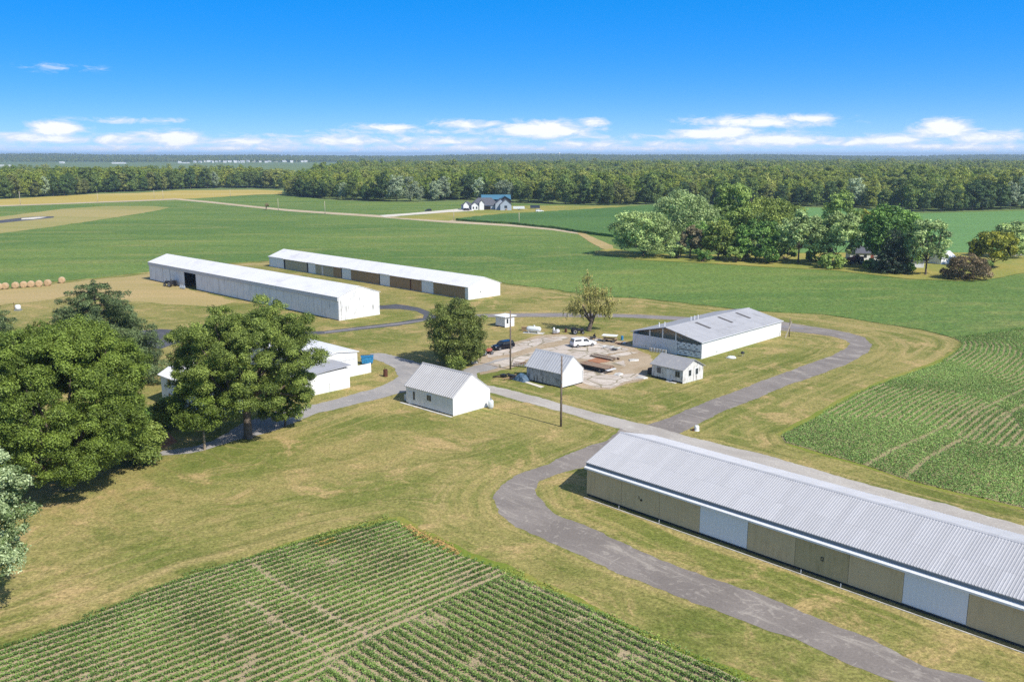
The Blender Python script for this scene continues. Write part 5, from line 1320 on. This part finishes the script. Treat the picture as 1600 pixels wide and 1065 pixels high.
def tractor(loc, az, label, mat, s=1.0, cat='tractor', name='tractor', canopy=False):
    root = empty(name, loc, az, label, cat); root.scale = (s, s, s)
    MB().prism([(.1, .75), (1.75, .72), (1.85, 1.05), (1.75, 1.32), (.1, 1.38)], -.32, .32, 'y').build('bonnet', mat, root, bevel=.05)
    MB().box(-.9, -.28, .55, .2, .28, .95).build('gearbox', 'black', root, bevel=.04)
    st = MB().box(-.75, -.3, 1.05, -.25, .3, 1.15).build('seat', 'black', root, bevel=.03); MB().box(-.82, -.3, 1.15, -.72, .3, 1.6).build('seat_back', 'black', st)
    MB().tube((.05, 0, 1.3), (-.2, 0, 1.65), .03).build('steering_column', 'black', root)
    MB().lathe([(.2, -.02), (.24, 0), (.2, .02)], (-.22, 0, 1.66), n=14).build('steering_wheel', 'black', root)
    for sd_ in (-1, 1):
        wheel(root, -.6, sd_ * .82, .72, .38, sd_); wheel(root, 1.5, sd_ * .62, .42, .24, sd_)
        MB().prism([(-1.25, 1.2), (-1.0, 1.5), (-.3, 1.52), (.05, 1.2), (.0, 1.15), (-.35, 1.45), (-.95, 1.43), (-1.18, 1.17)], sd_ * .82 - .2, sd_ * .82 + .2, 'y').build('mudguard', mat, root)
    MB().tube((1.1, .2, 1.3), (1.1, .2, 2.0), .04).build('exhaust', 'black', root)
    if canopy:
        for y in (-.4, .4): MB().tube((-.9, y, 1.0), (-.9, y, 2.1), .04).build('roll_bar', 'black', root)
    return root
tractor(G(757, 554.5), 35, 'faded red tractor under the right edge of the round bushy tree', 'red', .95)
tractor(G(267, 447.5), 150, 'dark tractor parked against the white barn left of its open doorway', 'black', 1.25, canopy=True)
tractor(G(901, 521.5), 10, 'dark garden tractor standing behind the white pickup', 'black', .9)
tractor(G(1336, 412, .24), 200, 'red farm tractor glimpsed between the farmstead trees', 'red', 1.9)

im = empty('hay_rake', G(284, 451.5), -40, 'pale green hay rake parked beside the open barn doorway', 'rake')
MB().tube((-1.4, 0, .6), (1.6, 0, .6), .07).build('frame_bar', 'tank', im)
for x in (-.9, .1, 1.1): MB().lathe([(.05, -.05), (.6, -.03), (.6, .03), (.05, .05)], (x, .2, .62), 'y', 14).build('rake_wheel', 'verge_paint' if 'verge_paint' in M else 'tank', im)

# trailers and yard things ----------------------------------------
fb = empty('flatbed_trailer', G(931, 577.5), -45, 'long flatbed trailer with rusty plank deck right of the mildewed workshop', 'trailer')
for k in range(9): 
    pass
MB().box(-3.6, -1.35, .88, 3.3, 1.35, .98).build('deck', 'deck', fb)
MB().box(-3.62, -1.40, .70, 3.32, -1.355, 1.0).box(-3.62, 1.355, .70, 3.32, 1.40, 1.0).build('side_rail', 'black', fb)
MB().box(3.31, -1.3, .62, 3.9, 1.3, .72).build('ramp', 'siding_grey', fb)
MB().box(-3.5, -.5, .55, 3.2, -.38, .87).box(-3.5, .38, .55, 3.2, .5, .87).build('chassis', 'black', fb)
for x in (-2.2, 1.9):
    for s in (-1, 1): wheel(fb, x, s * 1.05, .36, .24, s)
MB().tube((-3.5, .4, .7), (-4.9, 0, .55), .06).tube((-3.5, -.4, .7), (-4.9, 0, .55), .06).build('drawbar', 'black', fb)
ut = empty('utility_trailer', G(957, 546.0), -32, 'light open frame trailer on the concrete near the grey siding', 'trailer')
MB().box(-1.9, -.8, .48, 1.5, -.72, .6).box(-1.9, .72, .48, 1.5, .8, .6).box(-1.9, -.72, .48, -1.8, .72, .6).box(1.4, -.72, .48, 1.5, .72, .6).box(-.2, -.72, .48, -.1, .72, .6).build('frame', 'tank', ut)
MB().box(.2, -.7, .50, 1.38, .7, .58).build('deck', 'grey_green', ut)
MB().tube((-1.85, 0, .54), (-3.0, 0, .45), .05).build('drawbar', 'tank', ut)
for s in (-1, 1): wheel(ut, .6, s * .95, .3, .2, s)
wg = empty('wagon', G(953, 533.5), -20, 'small wagon with flat white top parked in the weeds behind the frame trailer', 'wagon')
MB().box(-1.5, -.8, .6, 1.5, .8, .75).build('bed', 'brown', wg)
for x in (-1.3, 1.3):
    for y in (-.7, .7): MB().box(x - .05, y - .05, .75, x + .05, y + .05, 1.35).build('post', 'grey_green', wg)
MB().box(-1.7, -.95, 1.36, 1.6, .95, 1.46).build('top', 'white', wg, bevel=.02)
for x in (-1, 1):
    for s in (-1, 1): wheel(wg, x, s * .9, .34, .2, s)
tk = empty('propane_tank', G(834, 520), -18, 'long horizontal white gas tank on a slab in the grass', 'gas tank')
MB().lathe([(.05, -1.75), (.30, -1.70), (.50, -1.52), (.60, -1.2), (.60, 1.2), (.50, 1.52), (.30, 1.70), (.05, 1.75)], (0, 0, .95), 'x', 20).build('vessel', 'tank', tk, smooth=True)
MB().lathe([(.22, 0), (.22, .22), (.16, .30), (.03, .33)], (.1, 0, 1.50), n=14).build('dome', 'tank', tk)
for x in (-1.1, 1.1): MB().box(x - .12, -.5, .05, x + .12, .5, .6).build('cradle', 'concrete_lt', tk)
MB().box(-2.4, -.95, 0, 2.4, .95, .05).build('slab', 'concrete_lt', tk)
bx = empty('wooden_box', G(819.5, 516.5), -18, 'small dark brown box at the left end of the horizontal gas tank', 'box')
MB().box(-.6, -.45, 0, .6, .45, .85).build('case', 'brown', bx, bevel=.02); MB().box(-.65, -.5, .86, .65, .5, .93).build('lid', 'brown', bx)
pm = empty('farm_pump', G(868, 521), 20, 'grey pump engine on a skid where the concrete strip ends', 'pump')
MB().box(-.9, -.5, 0, .9, .5, .15).build('skid', 'rust', pm); MB().box(-.7, -.35, .15, .2, .35, .9).build('engine', 'steel', pm, bevel=.05)
MB().lathe([(.1, -.2), (.45, -.15), (.45, .15), (.1, .2)], (.55, 0, .6), 'y', 16).build('flywheel', 'siding_grey', pm); MB().lathe([(.2, .9), (.22, 1.35), (.12, 1.45)], (-.4, 0, 0), n=12).build('fuel_tank', 'white', pm)
MB().tube((.0, .2, .9), (.0, .2, 1.5), .05).build('stack', 'black', pm)
hp = empty('hand_plough', G(925, 529.5), -30, 'old cultivator with black seat beyond the white pickup', 'cultivator')
MB().tube((-1.2, 0, .5), (1.2, 0, .5), .05).tube((0, -.8, .5), (0, .8, .5), .05).build('frame_bar', 'steel', hp)
for s in (-1, 1): wheel(hp, .2, s * .8, .4, .1, s)
MB().box(.3, -.2, .95, .7, .2, 1.05).box(.65, -.2, 1.05, .72, .2, 1.4).build('seat', 'black', hp); MB().tube((.3, 0, .5), (.5, 0, .95), .04).build('seat_post', 'black', hp)
for i, (px, py, az) in enumerate([(934, 531, 20), (966, 537, -50), (975, 536, 60)]):
    b_ = empty('scrap_metal', G(px, py), az, ['pale scrap sheet lying behind the white pickup bonnet', 'brown scrap lying right of the small wagon', 'grey scrap bits lying closest to the open barn corner'][i], 'scrap')
    MB().box(-.8, -.3, .05, .7, .3, .12).build('sheet_metal', ['tank', 'rust', 'steel'][i], b_); MB().tube((-.7, .4, .06), (.8, .5, .3), .05).build('rod', 'rust', b_)
tp = empty('tarped_pile', G(815, 594), -44, 'dusty blue tarp over a pile at the shaded end of the mildewed workshop', 'tarp')
r = np.random.default_rng(9); mb = MB(); nx, ny = 9, 7
for j in range(ny):
    for i in range(nx):
        x, y = (i / (nx - 1) - .5) * 3.0, (j / (ny - 1) - .5) * 1.9
        e = max(0, 1 - (abs(x) / 1.5) ** 3) * max(0, 1 - (abs(y) / .95) ** 3); mb.v.append((x + r.normal() * .05, y + r.normal() * .05, .03 + e * (1.15 + r.normal() * .13)))
for j in range(ny - 1):
    for i in range(nx - 1): a = j * nx + i; mb.f.append((a, a + 1, a + nx + 1, a + nx))
mb.build('tarp', 'blue_tarp', tp)
sp_ = empty('scrap_pile', G(795, 590.5), -40, 'heap of planks and black scrap between the far utility pole and the blue tarp', 'scrap heap')
for i in range(9):
    a = r.uniform(0, 3.1); x, y = r.uniform(-1.8, 1.8), r.uniform(-.8, .8); ln = r.uniform(.7, 1.9); z = r.uniform(.1, .7)
    MB().tube((x - math.cos(a) * ln, y - math.sin(a) * ln, z * .4), (x + math.cos(a) * ln, y + math.sin(a) * ln, z), .09, n=5).build('plank', ['plank', 'black', 'brown'][i % 3], sp_)
MB().box(-1.6, -.6, 0, -.7, .3, .6).build('engine_block', 'black', sp_, bevel=.05); MB().box(.2, -.5, 0, 1.3, .5, .75).build('crate', 'black', sp_, bevel=.03)
cb = empty('concrete_block', G(741, 567.5), 20, 'pale broken concrete block by the drive below the red tractor', 'block')
MB().prism([(-.7, -.3), (.5, -.45), (.8, .1), (.1, .45), (-.6, .3)], 0, .45, 'z', [(-.55, -.2), (.4, -.35), (.65, .1), (.1, .35), (-.5, .2)]).build('block', 'concrete_lt', cb, bevel=.05)
wl = empty('well_cap', G(1088.5, 672.5), 0, 'little white well cap in the grass beside the road junction', 'well cap')
MB().lathe([(.40, 0), (.42, .06), (.36, .10), (.36, .62), (.30, .78), (.03, .82)], n=16).build('casing', 'carwhite', wl, smooth=False); MB().box(-.62, -.15, 0, -.38, .1, .35).build('valve', 'rust', wl)
bt = empty('upturned_basin', G(1143, 558.8), 10, 'white basin lying in the grass along the sunlit barn wall', 'basin')
MB().lathe([(.95, 0), (.9, .12), (.7, .3), (.3, .36), (.02, .37)], n=18).build('shell', 'tank', bt, smooth=True); MB().box(-1.2, -.25, 0, -.85, .25, .12).build('lip', 'steel', bt)
gr = empty('grill', G(1160, 556.5), 10, 'small black kettle grill on the grass along the sunlit barn wall', 'grill')
MB().lathe([(.05, .5), (.35, .6), (.4, .75), (.3, .95), (.05, 1.02)], n=14).build('kettle', 'black', gr, smooth=True)
for a in (0, 2.1, 4.2): MB().tube((.2 * math.cos(a), .2 * math.sin(a), .55), (.4 * math.cos(a), .4 * math.sin(a), 0), .03).build('leg', 'steel', gr)
pl = empty('pallet_row', G(1028, 551), -38, 'striped run of slats leaning on the foot of the grey siding', 'pallet')
for k in range(12): MB().box(-2.0 + k * .34, -.05, .02, -1.83 + k * .34, .06, .85).build('slat', 'white' if k % 2 else 'plank', pl)
MB().box(-2.05, .065, .15, 2.0, .12, .28).box(-2.05, .065, .6, 2.0, .12, .73).build('rail', 'foundation', pl)
tnk = empty('spray_tank', G(28.5, 485), 0, 'small white spray tank on the dry grass above the left pine', 'tank')
MB().lathe([(.1, .3), (.6, .35), (.7, .6), (.7, 1.3), (.5, 1.5), (.1, 1.55)], n=16).build('vessel', 'white', tnk, smooth=True); MB().box(-.8, -.6, 0, .8, .6, .28).build('skid', 'steel', tnk)
MB().tube((-1.0, 0, 0), (-1.0, 0, 2.2), .06).build('mast', 'rust', tnk)

lu = empty('lumber_stack', G(944, 559.5), -45, 'low stack of reddish planks on the broken concrete behind the flatbed trailer', 'lumber stack')
r = np.random.default_rng(19)
for k in range(10):
    y = (k % 5) * .42 - .9; z = .12 if k < 5 else .30
    MB().box(-2.9 + r.uniform(-.5, .3), y, z, 2.6 + r.uniform(-.4, .6), y + .30, z + .12).build('plank', ['deck', 'rust', 'plank'][k % 3], lu)
for x in (-1.8, 1.6): MB().box(x, -1.1, 0, x + .15, 1.3, .115).build('bearer', 'wood', lu)
ha = empty('disc_harrow', G(814, 572), -20, 'old rusty disc harrow beside the concrete strip above the mildewed workshop', 'harrow')
MB().tube((-1.5, -.5, .55), (1.5, -.5, .55), .06).tube((-1.5, .6, .55), (1.5, .6, .55), .06).tube((0, -.5, .55), (0, .6, .55), .06).tube((0, .6, .55), (.2, 2.0, .4), .06).build('frame_bar', 'rust', ha)
for x in np.linspace(-1.3, 1.3, 7): MB().lathe([(.03, -.05), (.34, .0), (.36, .02), (.03, .05)], (x, -.5, .35), 'x', 14).build('disc', 'steel', ha)
for i, (px, py, az, l) in enumerate([(990, 563, 15, 'tilted slab of broken concrete at the edge of the brown grass'), (966, 585, 60, 'flat broken slab of pale concrete right of the flatbed trailer end'), (1003, 590, -30, 'broken slab of pale concrete nearest the low dark block')]):
    cs_ = empty('concrete_chunk', G(px, py), az, l, 'concrete')
    MB().prism([(-1.1, -.6), (.7, -.8), (1.2, .1), (.3, .8), (-.9, .6)], .0, .22, 'z', [(-1.0, -.5), (.6, -.7), (1.1, .1), (.3, .7), (-.8, .5)]).build('slab', 'concrete_lt', cs_, bevel=.03)
for i, (px, py, m_, l) in enumerate([(884, 519, 'rust', 'rusty oil drum between the grey pump engine and the dark garden tractor'), (972, 531, 'blue', 'blue plastic drum in the weeds by the open barn corner')]):
    dr = empty('oil_drum', G(px, py), 0, l, 'drum')
    MB().lathe([(.28, 0), (.29, .3), (.305, .32), (.29, .34), (.29, .58), (.305, .6), (.29, .62), (.28, .9), (.02, .9)], n=16).build('drum_shell', m_, dr)
# straw bales -----------------------------------------------------
def bale(loc, az, label):
    root = empty('straw_bale', loc, az, label, 'bale', 'round straw bales along the field edge')
    r_ = np.random.default_rng(abs(int(loc.x * 10))); mb = MB(); n = 26; Rb = 1.0
    prof = [(.03, -.62), (.45, -.63), (.9, -.62), (.98, -.55), (1.0, -.3), (.99, 0), (1.0, .3), (.98, .55), (.9, .62), (.45, .63), (.03, .62)]
    mb.lathe([(a * Rb * r_.uniform(.985, 1.015), b) for a, b in prof], (0, 0, .95), 'y', n)
    mb.v = [(x * r_.uniform(.985, 1.015), y, z * r_.uniform(.985, 1.01)) for x, y, z in mb.v]
    mb.build('roll', 'bale', root, smooth=True)
    tw = MB()
    for y in (-.35, 0, .35): tw.lathe([(1.015, y - .015), (1.02, y), (1.015, y + .015)], (0, 0, .95), 'y', n)
    tw.build('twine', 'plank', root)
    return root
BL = [(-1, 452.4, 'straw bale cut by the left photo edge'), (8.5, 451.5, 'second straw bale from the left photo edge'), (24.5, 450.4, 'third straw bale from the left photo edge'), (37.5, 449.2, 'fourth straw bale from the left photo edge, snug in the row'), (49, 448.4, 'fifth straw bale from the left photo edge, snug in the row'), (61.5, 447.6, 'sixth straw bale from the left photo edge'), (75, 446.4, 'last straw bale at the right end of the close row'), (97, 442, 'lone straw bale standing apart from the row')]
for i, (x, y, l) in enumerate(BL): bale(G(x, y), 8 + random.uniform(-8, 8), l)

# ------------------------------------------------------------------ far buildings
def hip(root, x0, x1, y0, y1, ze, zr, mat, ohang=.5, name='roof'):
    x0 -= ohang; x1 += ohang; y0 -= ohang; y1 += ohang; k = min(y1 - y0, x1 - x0) / 2; ym = (y0 + y1) / 2
    mb = MB(); mb.v = [(x0, y0, ze), (x1, y0, ze), (x1, y1, ze), (x0, y1, ze), (x0 + k, ym, zr), (x1 - k, ym, zr)]
    mb.f = [(0, 1, 5, 4), (1, 2, 5), (2, 3, 4, 5), (3, 0, 4), (3, 2, 1, 0)]; return mb.build(name, mat, root)
fh = empty('country_house', G(757, 328, .2), 4, 'sprawling slate roofed country house with white gables in front of the wood', 'house')
MB().box(-10, 2, 0, 11, 13, 3.2).build('wall', 'house_grey', fh); hip(fh, -10, 11, 2, 13, 3.2, 8.6, 'far_roof')
MB().prism([(-17, 0), (-8, 0), (-8, 3.0), (-17, 3.0)], 4, 12, 'y').build('wing', 'house_grey', fh); hip(fh, -17, -8, 4, 12, 3.05, 5.8, 'far_roof')
def gab(root, x, w, y0, y1, he, hr, wall='white', roof='far_roof'):
    g_ = MB().prism([(x - w / 2, 0), (x + w / 2, 0), (x + w / 2, he), (x, hr), (x - w / 2, he)], y0, y1, 'y').build('gable', wall, root)
    for s in (-1, 1): MB().prism([(x, hr + .05), (x + s * (w / 2 + .4), he - .15), (x + s * (w / 2 + .4), he + .1), (x, hr + .3)], y0 - .4, y1, 'y').build('gable_roof', roof, root)
    return g_
gab(fh, -13.5, 4.0, 0, 6, 3.6, 6.0); gab(fh, -7.0, 5.0, -1, 6, 3.4, 5.6); gab(fh, -2.0, 3.4, 0.5, 6, 4.8, 7.0)
for x in (-8.2, -5.8): MB().box(x - .5, -1.06, .8, x + .5, -1.01, 2.4).build('window', 'glass', fh)
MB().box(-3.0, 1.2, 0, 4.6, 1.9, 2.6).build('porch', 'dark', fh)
gab(fh, 12.0, 8.0, -2, 9, 4.4, 8.0, 'house_grey'); gab(fh, 15.5, 8.2, -6, 6, 4.2, 7.8, 'house_grey')
MB().box(14.4, -6.06, 1.6, 16.4, -6.01, 3.4).build('window', 'glass', fh)
MB().box(15.2, -6.5, 0, 16.4, -6.1, 1.2).build('flower_bed', 'brown', fh)
pb = empty('pole_barn', G(778, 321, .2), 2, 'teal blue roofed pole barn behind the slate roofed house', 'barn')
MB().box(-13, 0, 0, 6.5, 16, 5).build('wall', 'teal_roof', pb)
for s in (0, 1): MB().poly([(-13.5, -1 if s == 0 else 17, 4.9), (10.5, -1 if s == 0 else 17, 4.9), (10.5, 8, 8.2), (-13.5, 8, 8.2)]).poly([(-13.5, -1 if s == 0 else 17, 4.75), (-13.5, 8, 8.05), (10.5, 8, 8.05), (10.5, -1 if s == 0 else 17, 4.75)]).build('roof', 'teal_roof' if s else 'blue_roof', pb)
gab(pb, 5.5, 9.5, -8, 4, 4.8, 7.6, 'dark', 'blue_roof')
for x in (1.2, 10): MB().box(x, -7.8, 0, x + .3, -7.5, 4.7).build('post', 'plank', pb)
tr = empty('stock_trailer', G(811, 328, .2), 3, 'white trailer parked on dry grass right of the country house', 'trailer')
MB().box(-4.5, -1.2, .8, 4.0, 1.2, 2.6).build('box', 'tank', tr, bevel=.08)
for x in (-.6, .5):
    for s in (-1, 1): wheel(tr, x, s * 1.1, .4, .3, s)
MB().tube((4, 0, .9), (6, 0, .7), .1).build('drawbar', 'steel', tr)
sp2 = empty('solar_panel', G(836, 327.0, .2), 2, 'dark solar panel array on posts at the corn edge', 'solar panel')
MB().poly([(-3.6, -1, 1.0), (3.6, -1, 1.0), (3.6, 1.4, 3.0), (-3.6, 1.4, 3.0)]).poly([(-3.6, -1, .9), (-3.6, 1.4, 2.9), (3.6, 1.4, 2.9), (3.6, -1, .9)]).build('panel', 'glass', sp2)
for x in (-3, 0, 3): MB().tube((x, .3, 0), (x, .3, 1.95), .1).build('post', 'steel', sp2)
car(G(843, 331.2, .22), 10, 'white pickup far away beside the solar panels', 'pickup truck', 'carwhite', 'pickup', 'pickup_truck')
for i, px in enumerate((727, 731.5)):
    car(G(px, 328.8, .22), 80 + i * 10, ['dark car parked at the left end of the country house', 'second dark car beside the country house driveway end'][i], 'car', 'navy', 'suv', 'parked_car')

# farmstead buildings
f1 = empty('farmhouse', G(1362, 407, .24), -8, 'grey roofed farmhouse behind the massive dark maple', 'house')
MB().prism(pent(8, 3.0, 5.2), -8, 8).build('wall', 'white_front', f1); gable_roof(f1, -8.4, 8.4, 8, 3.0, 5.2, .5, .9, .0, 'far_roof', cap=False)
for x in (-6, -3, 2, 5): MB().box(x, -.06, 1, x + 1.1, -.004, 2.3).build('window', 'glass', f1)
MB().box(-.5, -.06, .1, .6, -.004, 2.2).build('door', 'red', f1)
f2 = empty('cottage', G(1482, 412, .24), 30, 'white gabled cottage roof showing above the reddish brown bush', 'cottage'); f2.scale = (.75, .75, .85)
MB().prism(pent(7, 3.0, 5.2), -6, 5).build('wall', 'white', f2); gable_roof(f2, -6.3, 5.4, 7, 3.0, 5.2, .5, .9, .0, 'siding_grey', cap=False)
MB().box(5.002, 2.8, 3.2, 5.05, 4.2, 4.2).build('window', 'glass', f2)
f3 = empty('tool_shed', G(1425, 418, .24), -8, 'low grey shed between the spruce and the sparse tree', 'shed')
MB().box(-4, 0, 0, 4, 5, 2.3).build('wall', 'siding_grey', f3); MB().prism([(-.5, 2.2), (5.4, 2.9), (5.4, 3.0), (-.5, 2.3)], -4.4, 4.4).build('roof', 'far_roof', f3); MB().box(-1, -.05, .05, 1, -.004, 2.0).build('door', 'white', f3)

# far town
TOWN = []
for i in range(26):
    px = 305 + i * 6.9 + random.uniform(-2, 2); py = 253.9 + random.uniform(-.5, .5); TOWN.append((px, py, random.uniform(12, 20), random.uniform(8, 12)))
proto = None
for i, (px, py, w, h) in enumerate(TOWN):
    g = G(px, py, 0)
    if proto is None:
        proto = empty('town_house', g, 0, 'tiny white house in the far town row beyond the left treeline', 'house', 'white houses of the far town')
        kids = [MB().prism([(-.5, 0), (.5, 0), (.5, .62), (-.5, .62)], -.4, .4, 'y').build('wall', 'white', proto), MB().prism([(-.44, .62), (.44, .62), (0, 1.0)], -.56, .56, 'x').build('roof', 'band', proto)]
        root = proto
    else: root = copy_flat(proto, kids)
    root.location = g; root.rotation_euler = (0, 0, R(random.uniform(-40, 40))); root.scale = (w, w * .8, h)
for px, py, w, h, l in [(8, 260.5, 40, 5.5, 'long white shed on the horizon at the left photo edge'), (97, 255.5, 20, 8, 'white far off barn left of the dark horizon woods'), (186, 256, 60, 6, 'wide white glasshouse like shed before the horizon woods'), (281, 255.2, 13, 9, 'white far off barn with silo end in the green field'), (291, 255.4, 32, 4.5, 'low white shed joined to the far off barn')]:
    root = empty('far_barn', G(px, py, 0), random.uniform(-8, 8), l, 'barn'); root.scale = (w, 14, h)
    MB().prism([(-.5, 0), (.5, 0), (.5, .7), (0, 1), (-.5, .7)], -.5, .5, 'x').build('wall', 'white', root); MB().prism([(-.55, .68), (0, 1.02), (.55, .68), (.55, .76), (0, 1.1), (-.55, .76)], -.52, .52, 'x').build('roof', 'white', root)
wt = empty('water_tower', Vector((310, 6000, 24)), 0, 'slim white water tower rising from the horizon woods', 'water tower')
MB().lathe([(2, 0), (1.6, 18), (5, 22), (6, 26), (5, 30), (.5, 32)], n=14).build('tank', 'white', wt, smooth=True); MB().lathe([(.3, 32), (.3, 38)], n=6).build('mast', 'steel', wt)

# ------------------------------------------------------------------ air
hz = MB().box(-11400, -290, -1, 11400, 11450, 62)
hm = bpy.data.materials.new('thin summer haze'); hm.use_nodes = True; nt = hm.node_tree; nt.nodes.clear()
o_ = nt.nodes.new('ShaderNodeOutputMaterial'); v_ = nt.nodes.new('ShaderNodeVolumePrincipled')
v_.inputs['Color'].default_value = (.60, .77, .97, 1); v_.inputs['Density'].default_value = .00011; v_.inputs['Anisotropy'].default_value = .2
nt.links.new(v_.outputs[0], o_.inputs['Volume'])
tag(hz.build('haze', hm), 'thin pale summer haze over the far woods', 'haze', kind='stuff')

# ------------------------------------------------------------------ light and sky
SUN_AZ, SUN_EL = -43.6, 44.5
sl = bpy.data.lights.new('sun', 'SUN'); so = bpy.data.objects.new('sun', sl); COL.objects.link(so)
sl.energy = 4.8; sl.angle = R(.53); sl.color = (1.0, .955, .88)
sd_ = Vector((math.cos(R(SUN_AZ)) * math.cos(R(SUN_EL)), math.sin(R(SUN_AZ)) * math.cos(R(SUN_EL)), math.sin(R(SUN_EL))))
so.rotation_euler = sd_.to_track_quat('Z', 'Y').to_euler(); so.location = (60, -60, 120)

w = bpy.data.worlds.new('World'); scene.world = w; w.use_nodes = True; nt = w.node_tree; nt.nodes.clear(); h = NT(nt)
out = h.n('ShaderNodeOutputWorld'); bg = h.n('ShaderNodeBackground'); bg.inputs[1].default_value = .118
sky = h.n('ShaderNodeTexSky'); sky.sky_type = 'NISHITA'; sky.sun_disc = False
sky.sun_elevation = R(SUN_EL); sky.sun_rotation = math.atan2(sd_.x, sd_.y)
sky.air_density = 1.0; sky.dust_density = .5; sky.ozone_density = 1.0; sky.altitude = 100
tc = h.n('ShaderNodeTexCoord'); sx = h.n('ShaderNodeSeparateXYZ'); h.link(tc.outputs['Generated'], sx.inputs[0])
low = h.n('ShaderNodeTexSky'); low.sky_type = 'NISHITA'; low.sun_disc = False
low.sun_elevation = sky.sun_elevation; low.sun_rotation = sky.sun_rotation; low.air_density = .6; low.dust_density = 0; low.ozone_density = 4; low.altitude = 100
vm = h.n('ShaderNodeVectorMath', operation='MULTIPLY'); vm.inputs[1].default_value = (1, 1, 2.5); h.link(tc.outputs['Generated'], vm.inputs[0])
va = h.n('ShaderNodeVectorMath', operation='ADD'); va.inputs[1].default_value = (0, 0, .10); h.link(vm.outputs[0], va.inputs[0])
vn_ = h.n('ShaderNodeVectorMath', operation='NORMALIZE'); h.link(va.outputs[0], vn_.inputs[0]); h.link(vn_.outputs[0], low.inputs[0])
gm_ = h.n('ShaderNodeGamma'); gm_.inputs[1].default_value = .42; h.link(low.outputs[0], gm_.inputs[0])
hs_ = h.n('ShaderNodeHueSaturation'); hs_.inputs['Hue'].default_value = .511; hs_.inputs['Saturation'].default_value = 2.25; hs_.inputs['Value'].default_value = 4.7; h.link(gm_.outputs[0], hs_.inputs['Color'])
el = h.math('MULTIPLY', h.math('ARCSINE', sx.outputs[2]), 57.2958); az = h.math('MULTIPLY', h.math('ARCTAN2', sx.outputs[0], sx.outputs[1]), 57.2958)
cv = h.n('ShaderNodeCombineXYZ'); h.link(az, cv.inputs[0]); h.link(h.math('MULTIPLY', el, 3.4), cv.inputs[1])
nb1 = h.noise(cv.outputs[0], .62, 9, .66, .5); nb2 = h.noise(cv.outputs[0], .16, 5, .6)
def sdir(px, py):
    u, v = (px - CX) / F, (py - CY) / F; d = Vector((u, CT - v * ST, -ST - v * CT)).normalized()
    return math.degrees(math.atan2(d.x, d.y)), math.degrees(math.asin(d.z))
seeds = [(88, 202, 34, 11, 1.2), (60, 217, 90, 9, .8), (190, 217, 60, 9, .75), (275, 218, 52, 12, 1.1), (200, 188, 75, 5, .55), (90, 107, 62, 7, .38), (390, 222, 90, 9, .75), (540, 219, 80, 11, .8), (600, 199, 55, 6, .8), (730, 194, 65, 8, .75), (850, 203, 75, 13, 1.25), (925, 193, 24, 8, .85), (700, 220, 140, 8, .65), (920, 226, 90, 8, .75), (1120, 208, 60, 10, 1.15), (1185, 190, 110, 9, .9), (1255, 186, 48, 8, .85), (1215, 217, 85, 10, 1.0), (1390, 219, 55, 8, .95), (1476, 202, 38, 12, 1.25), (1540, 215, 70, 9, .8), (1500, 229, 130, 7, .75), (1080, 227, 160, 6, .55), (300, 231, 320, 6, .6), (420, 212, 330, 5, .42), (1230, 224, 380, 6, .6), (820, 231, 500, 6, .62), (660, 206, 200, 6, .5), (1000, 214, 150, 5, .45)]
tot = None
for px, py, wx, wy, k in seeds:
    a0, e0 = sdir(px, py); wa, we = wx / F * 57.3, wy / F * 57.3
    ex = h.math('MULTIPLY', h.math('SUBTRACT', az, a0), 1 / wa); ey = h.math('MULTIPLY', h.math('SUBTRACT', el, e0), 1 / we)
    g_ = h.math('MULTIPLY', h.math('EXPONENT', h.math('MULTIPLY', h.math('ADD', h.math('MULTIPLY', ex, ex), h.math('MULTIPLY', ey, ey)), -1.0)), k)
    tot = g_ if tot is None else h.math('MAXIMUM', tot, g_)
tot = h.math('MULTIPLY', tot, 1.42)
dens = h.math('ADD', tot, h.math('MULTIPLY', h.math('SUBTRACT', nb1, .5), 2.6))
dens = h.math('ADD', dens, h.math('MULTIPLY', h.math('SUBTRACT', nb2, .5), .5))
cl = h.math('MULTIPLY', h.step(dens, .18, 1.1), h.step(tot, .04, .35))
pale = h.math('MULTIPLY', h.math('EXPONENT', h.math('MULTIPLY', el, -.55)), .62)
skyc = h.mix(h.step(el, 11.0, 26.0), hs_.outputs[0], sky.outputs[0])
skyc = h.mix(h.math('MINIMUM', pale, .62), skyc, (5.6, 6.7, 8.0))
CLOUD = (7.9, 8.05, 8.4)
core = h.step(dens, .8, 1.3)
ccol = h.mix(core, (6.0, 6.5, 7.7), CLOUD)
cm = h.mix(h.math('MULTIPLY', cl, .92), skyc, ccol)
h.link(cm, bg.inputs[0]); h.link(bg.outputs[0], out.inputs[0])

scene.view_settings.view_transform = 'Standard'; scene.view_settings.look = 'None'
scene.view_settings.exposure = 0.25; scene.view_settings.gamma = 1
scene.cycles.use_denoising = False
scene.cycles.max_bounces = 6; scene.cycles.diffuse_bounces = 3; scene.cycles.transmission_bounces = 3; scene.cycles.volume_bounces = 0
scene.cycles.transparent_max_bounces = 4
